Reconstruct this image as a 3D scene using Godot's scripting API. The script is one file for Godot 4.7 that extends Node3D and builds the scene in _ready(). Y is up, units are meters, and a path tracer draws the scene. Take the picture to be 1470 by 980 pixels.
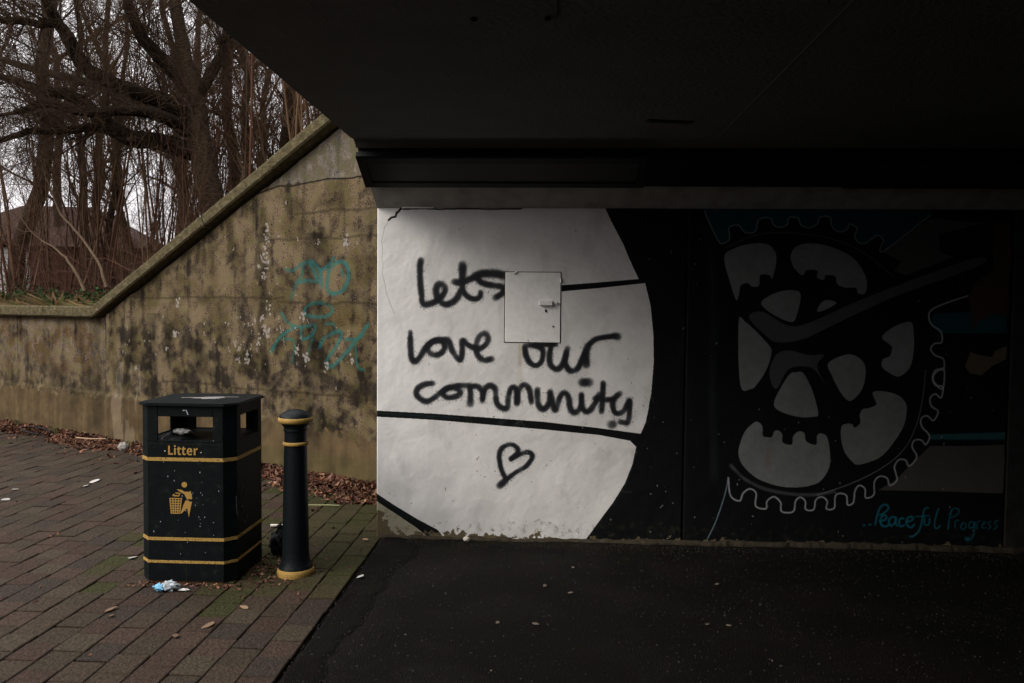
extends Node3D
# A graffitied underpass wall beside a mossy retaining wall, with a litter bin and a bollard, on an overcast winter day.

const MURAL_X := -1.186
const MURAL_H := 2.267
const DECK_Y := 2.59
const EDGE_X := -1.19
const MPPM := 480.0
const WPPM := 225.0
var WHITE_PAINT := lin(0.83, 0.82, 0.82)
var DIRTY_WHITE := lin(0.36, 0.34, 0.25)
var BLACK_PAINT := lin(0.0045, 0.0052, 0.006)
var TEAL := lin(0.008, 0.045, 0.055)
var TEAL_DARK := lin(0.02, 0.07, 0.08)
var PALE_BLUE := lin(0.30, 0.42, 0.48)
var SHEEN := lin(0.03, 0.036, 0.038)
var GREY_DARK := lin(0.06, 0.057, 0.054)
var HOLE_GREY := lin(0.225, 0.24, 0.245)
var ARM_GREY := lin(0.055, 0.06, 0.062)
var LINE_GREY := lin(0.50, 0.54, 0.56)
var PEEL_ORANGE := lin(0.05, 0.033, 0.022)
var PEEL_BEIGE := lin(0.13, 0.105, 0.075)
var SPRAY_BLACK := lin(0.012, 0.013, 0.016)
var TEAL_INK := lin(0.01, 0.13, 0.18)
var TEAL_SPRAY := lin(0.03, 0.30, 0.33)

var rng := RandomNumberGenerator.new()
var img: Image
var brushes := {}
var wing_frame := Transform3D()
var cam: Camera3D
var tex := {}
var M := {}
var used := {}


func lin(r: float, g: float, b: float) -> Color:
	return Color(r, g, b).linear_to_srgb()


# ---------------------------------------------------------------- mesh builder
class MB:
	var v := PackedVector3Array()
	var n := PackedVector3Array()
	var t := PackedVector2Array()
	var idx := PackedInt32Array()
	var col := PackedColorArray()

	func vert(p: Vector3, nn: Vector3, uv := Vector2.ZERO) -> void:
		v.append(p); n.append(nn); t.append(uv)

	func quad(a: Vector3, b: Vector3, c: Vector3, d: Vector3, uv: Array = []) -> void:   # counter-clockwise from outside
		var nn := (b - a).cross(c - a)
		if nn.length_squared() < 1e-16:
			nn = (c - a).cross(d - a)
		nn = nn.normalized()
		var k := v.size()
		var q := [a, b, c, d]
		for i in 4:
			vert(q[i], nn, uv[i] if uv.size() == 4 else Vector2.ZERO)
		idx.append_array(PackedInt32Array([k, k + 2, k + 1, k, k + 3, k + 2]))

	func tri(a: Vector3, b: Vector3, c: Vector3) -> void:
		var nn := (b - a).cross(c - a).normalized()
		var k := v.size()
		vert(a, nn); vert(b, nn); vert(c, nn)
		idx.append_array(PackedInt32Array([k, k + 2, k + 1]))

	func bevel_box(size: Vector3, at := Vector3.ZERO, b := 0.004, basis := Basis.IDENTITY) -> void:
		var h := size * 0.5
		b = minf(b, minf(h.x, minf(h.y, h.z)) * 0.8)
		for axis in 3:
			for s in [-1.0, 1.0]:
				var u := (axis + 1) % 3
				var w := (axis + 2) % 3
				var pts := []
				for c in [[-1, -1], [1, -1], [1, 1], [-1, 1]]:
					var p := Vector3()
					p[axis] = s * h[axis]
					p[u] = c[0] * (h[u] - b)
					p[w] = c[1] * (h[w] - b)
					pts.append(at + basis * p)
				if s > 0: quad(pts[0], pts[1], pts[2], pts[3])
				else: quad(pts[3], pts[2], pts[1], pts[0])
		for axis in 3:   # edges along this axis
			var u := (axis + 1) % 3
			var w := (axis + 2) % 3
			for su in [-1.0, 1.0]:
				for sw in [-1.0, 1.0]:
					var q := []
					for e in [[-1, 0], [1, 0], [1, 1], [-1, 1]]:
						var p := Vector3()
						p[axis] = e[0] * (h[axis] - b)
						p[u] = su * (h[u] - (b if e[1] == 1 else 0.0))
						p[w] = sw * (h[w] - (0.0 if e[1] == 1 else b))
						q.append(at + basis * p)
					if su * sw < 0: quad(q[0], q[1], q[2], q[3])
					else: quad(q[3], q[2], q[1], q[0])
		for sx in [-1.0, 1.0]:
			for sy in [-1.0, 1.0]:
				for sz in [-1.0, 1.0]:
					var s := Vector3(sx, sy, sz)
					var c := []
					for k in 3:
						var p := s * (h - Vector3(b, b, b))
						p[k] = s[k] * h[k]
						c.append(at + basis * p)
					if sx * sy * sz > 0: tri(c[0], c[1], c[2])
					else: tri(c[2], c[1], c[0])

	func prism(poly: PackedVector2Array, z0: float, z1: float, xf := Transform3D.IDENTITY) -> void:   # polygon in xy, extruded along z
		var p := poly
		if not Geometry2D.is_polygon_clockwise(p):
			p = p.duplicate()
		else:
			p = p.duplicate()
			p.reverse()
		var ids := Geometry2D.triangulate_polygon(p)
		for side in 2:
			var z := z1 if side == 1 else z0
			for i in range(0, ids.size(), 3):
				var a := p[ids[i]]; var b := p[ids[i + 1]]; var c := p[ids[i + 2]]
				if (b - a).cross(c - a) < 0:
					var sw := b; b = c; c = sw
				var q := [xf * Vector3(a.x, a.y, z), xf * Vector3(b.x, b.y, z), xf * Vector3(c.x, c.y, z)]
				if side == 1: tri(q[0], q[1], q[2])
				else: tri(q[2], q[1], q[0])
		var ccw := not Geometry2D.is_polygon_clockwise(p)
		for i in p.size():
			var a := p[i]; var b := p[(i + 1) % p.size()]
			if not ccw:
				var sw := a; a = b; b = sw
			quad(xf * Vector3(a.x, a.y, z0), xf * Vector3(b.x, b.y, z0), xf * Vector3(b.x, b.y, z1), xf * Vector3(a.x, a.y, z1))

	func lathe(profile: Array, seg := 40) -> void:   # [r, y] from bottom to top, smooth
		var k := v.size()
		var m := profile.size()
		for i in m:
			var a: Vector2 = profile[maxi(i - 1, 0)]
			var b: Vector2 = profile[mini(i + 1, m - 1)]
			var tn := (b - a).normalized()
			for j in seg + 1:
				var an := TAU * j / seg
				var dir := Vector3(cos(an), 0, sin(an))
				vert(dir * profile[i].x + Vector3(0, profile[i].y, 0), (dir * tn.y - Vector3(0, tn.x, 0)).normalized())
		for i in m - 1:
			for j in seg:
				var a := k + i * (seg + 1) + j
				var b := a + seg + 1
				idx.append_array(PackedInt32Array([a, a + 1, b, a + 1, b + 1, b]))

	func tube(pts: PackedVector3Array, radii: PackedFloat32Array, sides := 5) -> void:
		var k := v.size()
		var m := pts.size()
		var up := Vector3(0.31, 0.2, 0.93)
		for i in m:
			var dir := (pts[mini(i + 1, m - 1)] - pts[maxi(i - 1, 0)]).normalized()
			var x := dir.cross(up)
			if x.length_squared() < 1e-4:
				x = dir.cross(Vector3(1, 0, 0))
			x = x.normalized()
			var y := x.cross(dir)
			for j in sides:
				var an := TAU * j / sides
				var r := x * cos(an) + y * sin(an)
				vert(pts[i] + r * radii[i], r)
		for i in m - 1:
			for j in sides:
				var a := k + i * sides + j
				var b := k + i * sides + (j + 1) % sides
				idx.append_array(PackedInt32Array([a, b, a + sides, b, b + sides, a + sides]))

	func mesh(mat: Material) -> ArrayMesh:
		var arr := []
		arr.resize(Mesh.ARRAY_MAX)
		arr[Mesh.ARRAY_VERTEX] = v
		arr[Mesh.ARRAY_NORMAL] = n
		arr[Mesh.ARRAY_TEX_UV] = t
		arr[Mesh.ARRAY_INDEX] = idx
		if col.size() == v.size() and col.size() > 0: arr[Mesh.ARRAY_COLOR] = col
		var am := ArrayMesh.new()
		am.add_surface_from_arrays(Mesh.PRIMITIVE_TRIANGLES, arr)
		am.surface_set_material(0, mat)
		return am


# ---------------------------------------------------------------- scene helpers
func numbered(called: String) -> String:
	var k: int = used.get(called, 0)
	used[called] = k + 1
	return called if k == 0 else "%s_%03d" % [called, k]


func tag(o: Node, label: String, category := "", group := "", kind := "") -> Node:
	if label: o.set_meta("label", label)
	if category: o.set_meta("category", category)
	if group: o.set_meta("group", group)
	if kind: o.set_meta("kind", kind)
	return o


func thing(called: String, label: String, category: String, at := Vector3.ZERO, turn := 0.0, group := "") -> Node3D:
	var o := Node3D.new()
	o.name = numbered(called)
	add_child(o)
	o.position = at
	o.rotation.y = turn
	tag(o, label, category, group)
	return o


func put(called: String, mb: MB, mat: Material, parent: Node = null) -> MeshInstance3D:
	return put_mesh(called, mb.mesh(mat), parent)


func put_mesh(called: String, mesh: Mesh, parent: Node = null) -> MeshInstance3D:
	var o := MeshInstance3D.new()
	o.mesh = mesh
	if parent == null:
		o.name = numbered(called)
		add_child(o)
	else:
		o.name = called
		parent.add_child(o, true)
		if str(o.name) != called:
			var k := 1
			while parent.has_node("%s_%03d" % [called, k]):
				k += 1
			o.name = "%s_%03d" % [called, k]
	return o


func multi(called: String, mesh: Mesh, places: Array, colors: Array, parent: Node = null) -> MultiMeshInstance3D:
	var mm := MultiMesh.new()
	mm.transform_format = MultiMesh.TRANSFORM_3D
	mm.use_colors = colors.size() > 0
	mm.mesh = mesh
	mm.instance_count = places.size()
	for i in places.size():
		mm.set_instance_transform(i, places[i])
		if colors.size() > 0:
			mm.set_instance_color(i, colors[i])
	var o := MultiMeshInstance3D.new()
	o.multimesh = mm
	if parent == null:
		o.name = numbered(called)
		add_child(o)
	else:
		o.name = called
		parent.add_child(o, true)
	o.set_meta("kind", "stuff")
	return o


# ---------------------------------------------------------------- textures and materials
func noise(freq: float, oct := 4, sd := 1, kind := FastNoiseLite.TYPE_SIMPLEX_SMOOTH) -> FastNoiseLite:
	var f := FastNoiseLite.new()
	f.noise_type = kind
	f.seed = sd
	f.frequency = freq
	f.fractal_octaves = oct
	return f


func ramp_tex(key: String, freq: float, oct: int, sd: int, stops: Array, size := 512) -> Texture2D:
	if tex.has(key): return tex[key]
	var im := noise(freq, oct, sd).get_seamless_image(size, size)
	im.convert(Image.FORMAT_L8)
	var g := Gradient.new()
	g.offsets = PackedFloat32Array(stops.map(func(s): return s[0]))
	g.colors = PackedColorArray(stops.map(func(s): return s[1]))
	var src := im.get_data()
	var lut := []
	for i in 256:
		var c := g.sample(i / 255.0)
		lut.append([c.r8, c.g8, c.b8])
	var dst := PackedByteArray()
	dst.resize(size * size * 3)
	for i in size * size:
		var c = lut[src[i]]
		dst[i * 3] = c[0]; dst[i * 3 + 1] = c[1]; dst[i * 3 + 2] = c[2]
	tex[key] = ImageTexture.create_from_image(Image.create_from_data(size, size, false, Image.FORMAT_RGB8, dst))
	return tex[key]


func bump_tex(key: String, freq: float, oct: int, sd: int, strength: float, size := 512) -> Texture2D:
	if tex.has(key): return tex[key]
	var im := noise(freq, oct, sd).get_seamless_image(size, size)
	im.convert(Image.FORMAT_RGBA8)
	im.bump_map_to_normal_map(strength)
	tex[key] = ImageTexture.create_from_image(im)
	return tex[key]


func mat(color: Color, rough := 0.8, albedo: Texture2D = null, bump: Texture2D = null, scale := 1.0, bump_amount := 1.0) -> StandardMaterial3D:
	var m := StandardMaterial3D.new()
	m.albedo_color = color
	m.roughness = rough
	m.metallic_specular = 0.22
	if albedo: m.albedo_texture = albedo
	if bump:
		m.normal_enabled = true
		m.normal_texture = bump
		m.normal_scale = bump_amount
	if albedo or bump:
		m.uv1_triplanar = true
		m.uv1_world_triplanar = true
		m.uv1_scale = Vector3.ONE * scale
	return m


# ---------------------------------------------------------------- painting on images
func fill_poly(p: PackedVector2Array, c: Color) -> void:
	var y0 := 1e9
	var y1 := -1e9
	for q in p:
		y0 = minf(y0, q.y); y1 = maxf(y1, q.y)
	for y in range(maxi(0, int(y0)), mini(img.get_height() - 1, int(y1)) + 1):
		var xs := []
		for i in p.size():
			var a := p[i]; var b := p[(i + 1) % p.size()]
			if (a.y <= y) != (b.y <= y):
				xs.append(a.x + (y - a.y) / (b.y - a.y) * (b.x - a.x))
		xs.sort()
		for i in range(0, xs.size() - 1, 2):
			img.fill_rect(Rect2i(int(round(xs[i])), y, maxi(1, int(round(xs[i + 1] - xs[i]))), 1), c)


func curve(p: PackedVector2Array, closed: bool, steps := 6) -> PackedVector2Array:
	var out := PackedVector2Array()
	var m := p.size()
	for i in (m if closed else m - 1):
		var a := p[(i - 1 + m) % m] if closed else p[maxi(i - 1, 0)]
		var b := p[i]
		var c := p[(i + 1) % m]
		var d := p[(i + 2) % m] if closed else p[mini(i + 2, m - 1)]
		for k in steps:
			out.append(b.cubic_interpolate(c, a, d, float(k) / steps))
	if not closed: out.append(p[m - 1])
	return out


func brush(r: float, c: Color, alpha: float, soft: bool) -> Image:
	var key := "%.1f %s %.2f %s" % [r, c.to_html(), alpha, soft]
	if brushes.has(key): return brushes[key]
	var outer := r * (1.38 if soft else 1.08)
	var s := int(ceil(outer)) * 2 + 1
	var im := Image.create(s, s, false, Image.FORMAT_RGBA8)
	var mid := (s - 1) * 0.5
	var inner := r * (0.62 if soft else 0.9)
	for y in s:
		for x in s:
			var d := Vector2(x - mid, y - mid).length()
			var a := clampf((outer - d) / (outer - inner), 0, 1)
			im.set_pixel(x, y, Color(c.r, c.g, c.b, alpha * a * a * (0.35 if soft else 1.0)))
	brushes[key] = im
	return im


func draw_stroke(p: PackedVector2Array, r: float, c: Color, alpha: float, soft := true, smooth := true) -> void:
	var line := curve(p, false, 8) if smooth else p
	var b := brush(r, c, alpha, soft)
	var options := [b]
	if soft and r > 5: options = [b, brush(snappedf(r * 0.88, 0.5), c, alpha, soft), brush(snappedf(r * 1.07, 0.5), c, alpha * 0.85, soft), brush(snappedf(r * 0.95, 0.5), c, alpha * 0.6, soft)]
	var left := 0.0
	var pick := 0
	for i in line.size() - 1:
		var seg := line[i + 1] - line[i]
		var len := seg.length()
		while left <= len:
			if soft and rng.randf() < 0.12: pick = rng.randi() % options.size()
			b = options[pick]
			var half := Vector2(b.get_width(), b.get_height()) * 0.5
			var q := line[i] + seg * (left / maxf(len, 1e-6)) - half + (Vector2(rng.randfn(0, 0.06), rng.randfn(0, 0.06)) * r if soft else Vector2.ZERO)
			img.blend_rect(b, Rect2i(0, 0, b.get_width(), b.get_height()), Vector2i(q.round()))
			left += maxf(1.0, r * 0.2)
		left -= len
	if soft and r > 6:   # overspray: fine dots beside the line
		var dot := brush(1.3, c, alpha * 0.5, false)
		var fine := brush(0.8, c, alpha * 0.5, false)
		for i in line.size() - 1:
			for k in 6:
				var q := line[i].lerp(line[i + 1], rng.randf()) + Vector2.from_angle(rng.randf() * TAU) * r * (1.05 + absf(rng.randfn(0, 0.4)))
				var d := dot if k < 2 else fine
				img.blend_rect(d, Rect2i(0, 0, d.get_width(), d.get_height()), Vector2i(q))


func to_px(mm: Array) -> PackedVector2Array:
	var p := PackedVector2Array()
	for i in range(0, mm.size(), 2):
		p.append(Vector2((mm[i] * 0.001 - MURAL_X) * MPPM, (MURAL_H - mm[i + 1] * 0.001) * MPPM))
	return p


func poly(mm: Array, c: Color, smooth: bool) -> void:
	var p := to_px(mm)
	fill_poly(curve(p, true) if smooth else p, c)


func stroke(mm: Array, width: float, c: Color, alpha: float, soft := true) -> void:
	draw_stroke(to_px(mm), width * 0.001 * MPPM * 0.5, c, alpha, soft, soft)


func wing_stroke(mm: Array, width: float, c: Color, alpha: float) -> void:
	var p := PackedVector2Array()
	for i in range(0, mm.size(), 2):
		p.append(Vector2(mm[i] * 0.001 * WPPM, (3.6 - mm[i + 1] * 0.001) * WPPM))
	draw_stroke(p, width * 0.001 * WPPM * 0.5, c, alpha)

func paint_mural_shapes():
	poly([-1242,2295, 347,2300, 404,2179, 486,2030, 549,1881, 592,1797, 326,1772, 73,1751, 73,1709, 327,1734, 635,1770, 675,1611, 696,1423, 702,1235, 689,1022, 655,831, 623,750, 340,783, -39,820, -421,843, -805,865, -1186,879, -1239,878], WHITE_PAINT, false)
	poly([-1239,839, -804,822, -420,795, -39,768, 341,736, 549,701, 592,659, 570,544, 520,409, 442,274, 358,156, 256,9, -703,-13, -762,59, -898,128, -1044,213, -1185,302, -1239,330], WHITE_PAINT, false)
	poly([-1238,277, -1185,249, -1044,159, -907,70, -800,-15, -1238,-26], DIRTY_WHITE, false)
	stroke([-1186,859, -901,849, -612,835], 7, TEAL_DARK, 0.5)
	stroke([-1185,283, -1044,193, -898,99], 6, TEAL_DARK, 0.5)
	stroke([442,254, 521,390, 575,544, 596,664], 4, PALE_BLUE, 0.6)
	stroke([660,808, 698,1046, 709,1235, 701,1423], 6, TEAL_DARK, 0.35)
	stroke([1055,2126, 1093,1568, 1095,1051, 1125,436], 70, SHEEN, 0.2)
	poly([1021,2250, 1076,2129, 1123,2046, 1153,2039, 1190,2069, 1188,2145, 1241,2160, 1256,2153, 1287,2115, 1324,2108, 1361,2123, 1382,2199, 1457,2207, 1480,2161, 1525,2147, 1570,2169, 1576,2210, 1636,2210, 1659,2162, 1712,2144, 1763,2170, 1784,2215, 1844,2216, 1860,2156, 1906,2118, 1957,2134, 1978,2171, 2024,2141, 2010,2096, 2033,2051, 2078,2044, 2158,2097, 2196,2067, 2198,1992, 2500,2233, 2497,2289, 1015,2284], TEAL, false)
	poly([2198,1985, 2500,2211, 2838,2182, 2678,2137, 2555,2107, 2566,1987, 2655,1958, 2350,1835, 2275,1865, 2318,1925], GREY_DARK, false)
	poly([2547,701, 2829,706, 3027,718, 3043,390, 2616,396, 2214,396, 2317,459, 2403,553, 2461,616], GREY_DARK, false)
	poly([2535,1581, 2784,1598, 3012,1571, 3016,1458, 2804,1456, 2583,1453, 2525,1521], TEAL, false)
	poly([2545,778, 3046,802, 3120,780, 3121,753, 2546,743], TEAL_DARK, false)
	poly([1158,1948, 1229,2009, 1348,2040, 1446,2033, 1496,1980, 1501,1905, 1477,1806, 1458,1829, 1398,1828, 1392,1760, 1347,1752, 1317,1774, 1272,1759, 1262,1706, 1244,1660, 1204,1766], HOLE_GREY, true)
	poly([1597,1966, 1618,2011, 1677,2039, 1781,2039, 1901,2005, 2007,1946, 2076,1856, 2100,1773, 2087,1713, 2043,1712, 2027,1750, 1967,1749, 1907,1772, 1891,1824, 1831,1831, 1817,1801, 1772,1816, 1771,1861, 1704,1864, 1675,1830, 1622,1875, 1598,1928], HOLE_GREY, true)
	poly([1410,1646, 1461,1692, 1550,1726, 1640,1727, 1668,1694, 1658,1618, 1630,1527, 1585,1523, 1509,1556, 1441,1601], HOLE_GREY, true)
	poly([1778,1589, 1799,1642, 1843,1668, 1903,1648, 1837,1604], HOLE_GREY, true)
	poly([1262,1515, 1307,1516, 1392,1440, 1469,1357, 1485,1311, 1457,1204, 1399,1104, 1355,1065, 1282,1094], HOLE_GREY, true)
	poly([1609,1169, 1646,1181, 1691,1182, 1730,1124, 1770,1033, 1803,903, 1766,883, 1676,881, 1554,915, 1508,968, 1551,1076], HOLE_GREY, true)
	poly([1861,1247, 1979,1305, 2054,1288, 2101,1235, 2106,1152, 2083,1067, 2032,1006, 1995,997, 1941,1058, 1886,1164], HOLE_GREY, true)
	poly([2207,1426, 2286,1495, 2389,1527, 2413,1459, 2417,1338, 2398,1231, 2355,1178, 2311,1162, 2251,1192, 2212,1229, 2218,1275, 2262,1298, 2276,1351, 2260,1374], HOLE_GREY, true)
	poly([2158,1054, 2225,1063, 2314,1041, 2368,996, 2384,936, 2365,828, 2294,705, 2208,611, 2082,566, 2036,585, 1982,653, 1957,745, 1959,822, 1992,841, 2029,838, 2045,815, 2081,847, 2077,900, 2094,939, 2131,947, 2182,971, 2174,1001], HOLE_GREY, true)
	poly([1281,609, 1287,687, 1323,780, 1375,835, 1405,843, 1436,813, 1440,751, 1475,740, 1501,745, 1515,780, 1542,787, 1570,761, 1574,707, 1635,693, 1641,747, 1678,783, 1716,771, 1728,718, 1793,696, 1799,757, 1829,773, 1867,743, 1890,621, 1880,528, 1829,450, 1762,418, 1657,403, 1536,413, 1414,457, 1321,533], HOLE_GREY, true)
	poly([1329,1546, 1419,1585, 1586,1496, 1720,1512, 1985,1636, 2278,1760, 2787,1951, 2818,1899, 2280,1692, 1914,1514, 1693,1405, 1528,1381, 1452,1418], ARM_GREY, true)
	poly([1515,1297, 1605,1328, 1725,1299, 1830,1300, 1787,1224, 1851,1087, 1758,1208, 1608,1206, 1521,1067, 1473,1174], ARM_GREY, true)
	stroke([1229,546, 1323,455, 1461,388, 1643,356, 1809,357, 1929,382], 26, ARM_GREY, 0.9)
	stroke([1809,353, 2018,430, 2239,550, 2384,691, 2460,876, 2491,1089, 2495,1211], 9, LINE_GREY, 0.55)
	stroke([1169,2009, 1377,2098, 1601,2109, 1855,2073, 2065,1984, 2277,1820], 14, ARM_GREY, 0.9)
	stroke([1216,461, 1234,337, 1295,302, 1317,354, 1362,386, 1404,356, 1403,270, 1471,253, 1478,303, 1523,335, 1569,297, 1578,235, 1654,237, 1667,307, 1697,336, 1732,309, 1736,254, 1789,255, 1800,318, 1840,342, 1878,312, 1872,262, 1925,266, 1930,344, 1960,367, 2005,353, 2014,291, 2051,308, 2060,385, 2086,424, 2124,402, 2133,340, 2185,364, 2185,449, 2219,488, 2268,477, 2288,428, 2334,467, 2314,552, 2342,603, 2387,599, 2410,561, 2458,623, 2426,692, 2442,735, 2487,736, 2515,706, 2538,767, 2484,830, 2482,884, 2519,900, 2560,870, 2588,931, 2542,968, 2534,1022, 2566,1048, 2604,1023, 2612,1094, 2564,1106, 2545,1151, 2569,1197, 2617,1213, 2612,1083, 2556,1127, 2545,1173, 2568,1211, 2613,1212, 2611,1280, 2551,1309, 2527,1354, 2556,1385, 2597,1393, 2590,1461, 2530,1506, 2509,1551, 2519,1603, 2606,1649, 2759,1703], 13, LINE_GREY, 1.0, true)
	stroke([1021,2250, 1076,2129, 1123,2046, 1153,2039, 1190,2069, 1188,2145, 1241,2160, 1256,2153, 1287,2115, 1324,2108, 1361,2123, 1382,2199, 1457,2207, 1480,2161, 1525,2147, 1570,2169, 1576,2210, 1636,2210, 1659,2162, 1712,2144, 1763,2170, 1784,2215, 1844,2216, 1860,2156, 1906,2118, 1957,2134, 1978,2171, 2024,2141, 2010,2096, 2033,2051, 2078,2044, 2158,2097, 2196,2067, 2198,1992, 2500,2233], 10, LINE_GREY, 0.8, true)
	stroke([1216,461, 1203,375, 1174,266, 1131,140, 1084,37], 10, PALE_BLUE, 0.9)
	poly([2896,2183, 3012,2191, 3028,1930, 3012,1781, 3027,1571, 2931,1585, 2830,1539, 2796,1456, 2785,1568, 2760,1673, 2779,1764, 2821,1809, 2921,1870, 2902,2004, 2921,2093], PEEL_ORANGE, false)
	poly([2752,1236, 2785,1335, 2838,1313, 2926,1299, 2947,1344, 3019,1375, 3015,1285, 2928,1238, 2857,1177, 2783,1191], PEEL_BEIGE, false)

func paint_mural_writing():
	stroke([-886,1915, -891,1838, -888,1756, -879,1674, -875,1625, -854,1609, -815,1617, -777,1636, -738,1670, -716,1714, -733,1747, -755,1752, -777,1730, -777,1680, -755,1637, -716,1612, -672,1626, -633,1660, -612,1715], 45.1, SPRAY_BLACK, 1.0)
	stroke([-599,1887, -600,1841, -602,1797, -603,1759], 57.2, SPRAY_BLACK, 1.0)
	stroke([-603,1759, -598,1720, -587,1693, -562,1666, -518,1650, -479,1666, -473,1705], 39.6, SPRAY_BLACK, 1.0)
	stroke([-656,1768, -623,1761, -574,1775, -519,1800], 44.0, SPRAY_BLACK, 1.0)
	stroke([-519,1800, -475,1822, -415,1826, -360,1823, -308,1810], 57.2, SPRAY_BLACK, 1.0)
	stroke([-497,1792, -463,1760, -397,1746, -332,1736, -312,1723, -331,1690, -378,1659], 44.0, SPRAY_BLACK, 1.0)
	stroke([-956,1426, -956,1371], 33.0, SPRAY_BLACK, 0.7)
	stroke([-956,1382, -953,1316, -945,1239, -922,1217, -886,1256, -853,1312, -820,1345, -775,1368, -731,1357, -717,1319, -742,1280, -791,1265, -830,1290, -834,1328, -797,1360, -742,1370, -694,1365, -664,1292, -612,1232, -598,1287, -598,1370, -571,1348, -526,1321, -471,1316, -427,1355, -422,1399, -450,1419, -488,1388, -504,1321, -487,1261, -443,1234, -393,1246], 41.8, SPRAY_BLACK, 1.0)
	stroke([-169,1338, -163,1270, -129,1216, -85,1203, -53,1239, -48,1305, -76,1332, -152,1342], 41.8, SPRAY_BLACK, 1.0)
	stroke([-119,1341, 45,1348], 30.8, SPRAY_BLACK, 1.0)
	stroke([6,1338, -3,1250, 14,1196, 58,1180, 95,1230, 121,1329], 41.8, SPRAY_BLACK, 1.0)
	stroke([111,1296, 106,1219, 140,1170, 189,1187, 220,1253, 247,1319], 41.8, SPRAY_BLACK, 1.0)
	stroke([248,1204, 244,1275, 257,1341], 50.6, SPRAY_BLACK, 1.0)
	stroke([257,1341, 306,1386, 382,1403, 436,1409], 37.4, SPRAY_BLACK, 1.0)
	stroke([436,1409, 463,1406], 50.6, SPRAY_BLACK, 1.0)
	stroke([-796,1072, -857,1063, -907,1029, -907,984, -851,946, -801,964, -746,1009, -690,1043, -635,1038, -607,1011, -640,983, -701,976, -729,998, -712,1031, -646,1054, -546,1061], 41.8, SPRAY_BLACK, 1.0)
	stroke([-546,1058, -540,1001, -540,932], 48.4, SPRAY_BLACK, 1.0)
	stroke([-541,1050, -491,1057, -458,1013, -457,958, -441,1035, -403,1063, -369,1036, -363,959, -335,915, -286,910, -281,982, -259,1049, -226,1038, -220,939, -210,1028, -172,1072, -138,1040, -121,946], 41.8, SPRAY_BLACK, 1.0)
	stroke([-83,1040, -77,941, -43,903, -5,942, 5,1031, 22,943, 44,899, 71,988, 103,1021, 131,988, 143,912, 176,885, 214,924, 218,1012], 41.8, SPRAY_BLACK, 1.0)
	stroke([218,1012, 225,924, 258,889, 301,936, 338,1014], 41.8, SPRAY_BLACK, 1.0)
	stroke([217,1089, 272,1095], 59.4, SPRAY_BLACK, 1.0)
	stroke([364,1091, 360,992, 356,891], 39.6, SPRAY_BLACK, 1.0)
	stroke([306,986, 366,975, 431,982], 37.4, SPRAY_BLACK, 1.0)
	stroke([480,1024, 431,971, 438,905, 465,881, 509,906, 540,973, 546,951, 542,863, 532,819], 41.8, SPRAY_BLACK, 1.0)
	stroke([532,819, 477,827], 37.4, SPRAY_BLACK, 1.0)
	stroke([423,808, 445,812], 61.6, SPRAY_BLACK, 1.0)
	stroke([-337,369, -293,411], 48.4, SPRAY_BLACK, 1.0)
	stroke([-293,411, -231,462, -154,511, -111,577, -139,608, -209,588, -260,556], 35.2, SPRAY_BLACK, 1.0)
	stroke([-260,556, -209,612, -246,658, -311,641, -339,586, -325,492, -293,422], 35.2, SPRAY_BLACK, 1.0)
	stroke([2123,152, 2128,155], 24.0, TEAL_INK, 0.85)
	stroke([2161,158, 2167,162], 20.0, TEAL_INK, 0.85)
	stroke([2198,159, 2207,212, 2223,266, 2246,294, 2273,295, 2281,270, 2254,241, 2224,223], 16.0, TEAL_INK, 0.85)
	stroke([2227,184, 2263,196, 2272,217, 2251,226, 2232,198, 2240,160, 2267,150, 2291,164], 17.0, TEAL_INK, 0.85)
	stroke([2332,211, 2303,214, 2287,185, 2302,154, 2328,179, 2334,211, 2333,172, 2348,153], 17.0, TEAL_INK, 0.85)
	stroke([2386,205, 2365,208, 2354,180, 2367,152, 2390,163], 17.0, TEAL_INK, 0.85)
	stroke([2400,184, 2434,192, 2447,210, 2430,221, 2406,202, 2408,163, 2435,148, 2459,168], 17.0, TEAL_INK, 0.85)
	stroke([2547,283, 2520,275, 2511,233, 2503,176, 2484,119, 2451,87, 2424,86], 15.0, TEAL_INK, 0.85)
	stroke([2461,221, 2556,230], 12.0, TEAL_INK, 0.85)
	stroke([2522,219, 2524,170, 2551,170, 2556,213], 14.0, TEAL_INK, 0.85)
	stroke([2612,281, 2594,214, 2589,157, 2606,143, 2626,165], 14.0, TEAL_INK, 0.85)
	stroke([2678,141, 2683,208, 2698,272], 15.0, TEAL_INK, 0.6)
	stroke([2685,237, 2704,279, 2738,280, 2743,252, 2713,227, 2693,216], 14.0, TEAL_INK, 0.6)
	stroke([2722,146, 2724,195, 2748,203], 13.0, TEAL_INK, 0.6)
	stroke([2775,189, 2759,161, 2774,140, 2793,162, 2782,190], 14.0, TEAL_INK, 0.6)
	stroke([2843,194, 2816,190, 2814,158, 2838,155, 2850,191, 2849,128, 2837,85, 2813,74, 2803,77], 14.0, TEAL_INK, 0.7)
	stroke([2799,81, 2817,70], 28.0, TEAL_INK, 0.85)
	stroke([2865,142, 2867,191, 2891,199], 13.0, TEAL_INK, 0.6)
	stroke([2898,171, 2921,189, 2908,192, 2899,157, 2926,154], 13.0, TEAL_INK, 0.6)
	stroke([2958,200, 2938,186, 2956,165, 2940,144], 13.0, TEAL_INK, 0.6)
	stroke([3005,209, 2979,194, 2997,166, 2974,144], 13.0, TEAL_INK, 0.6)

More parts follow.
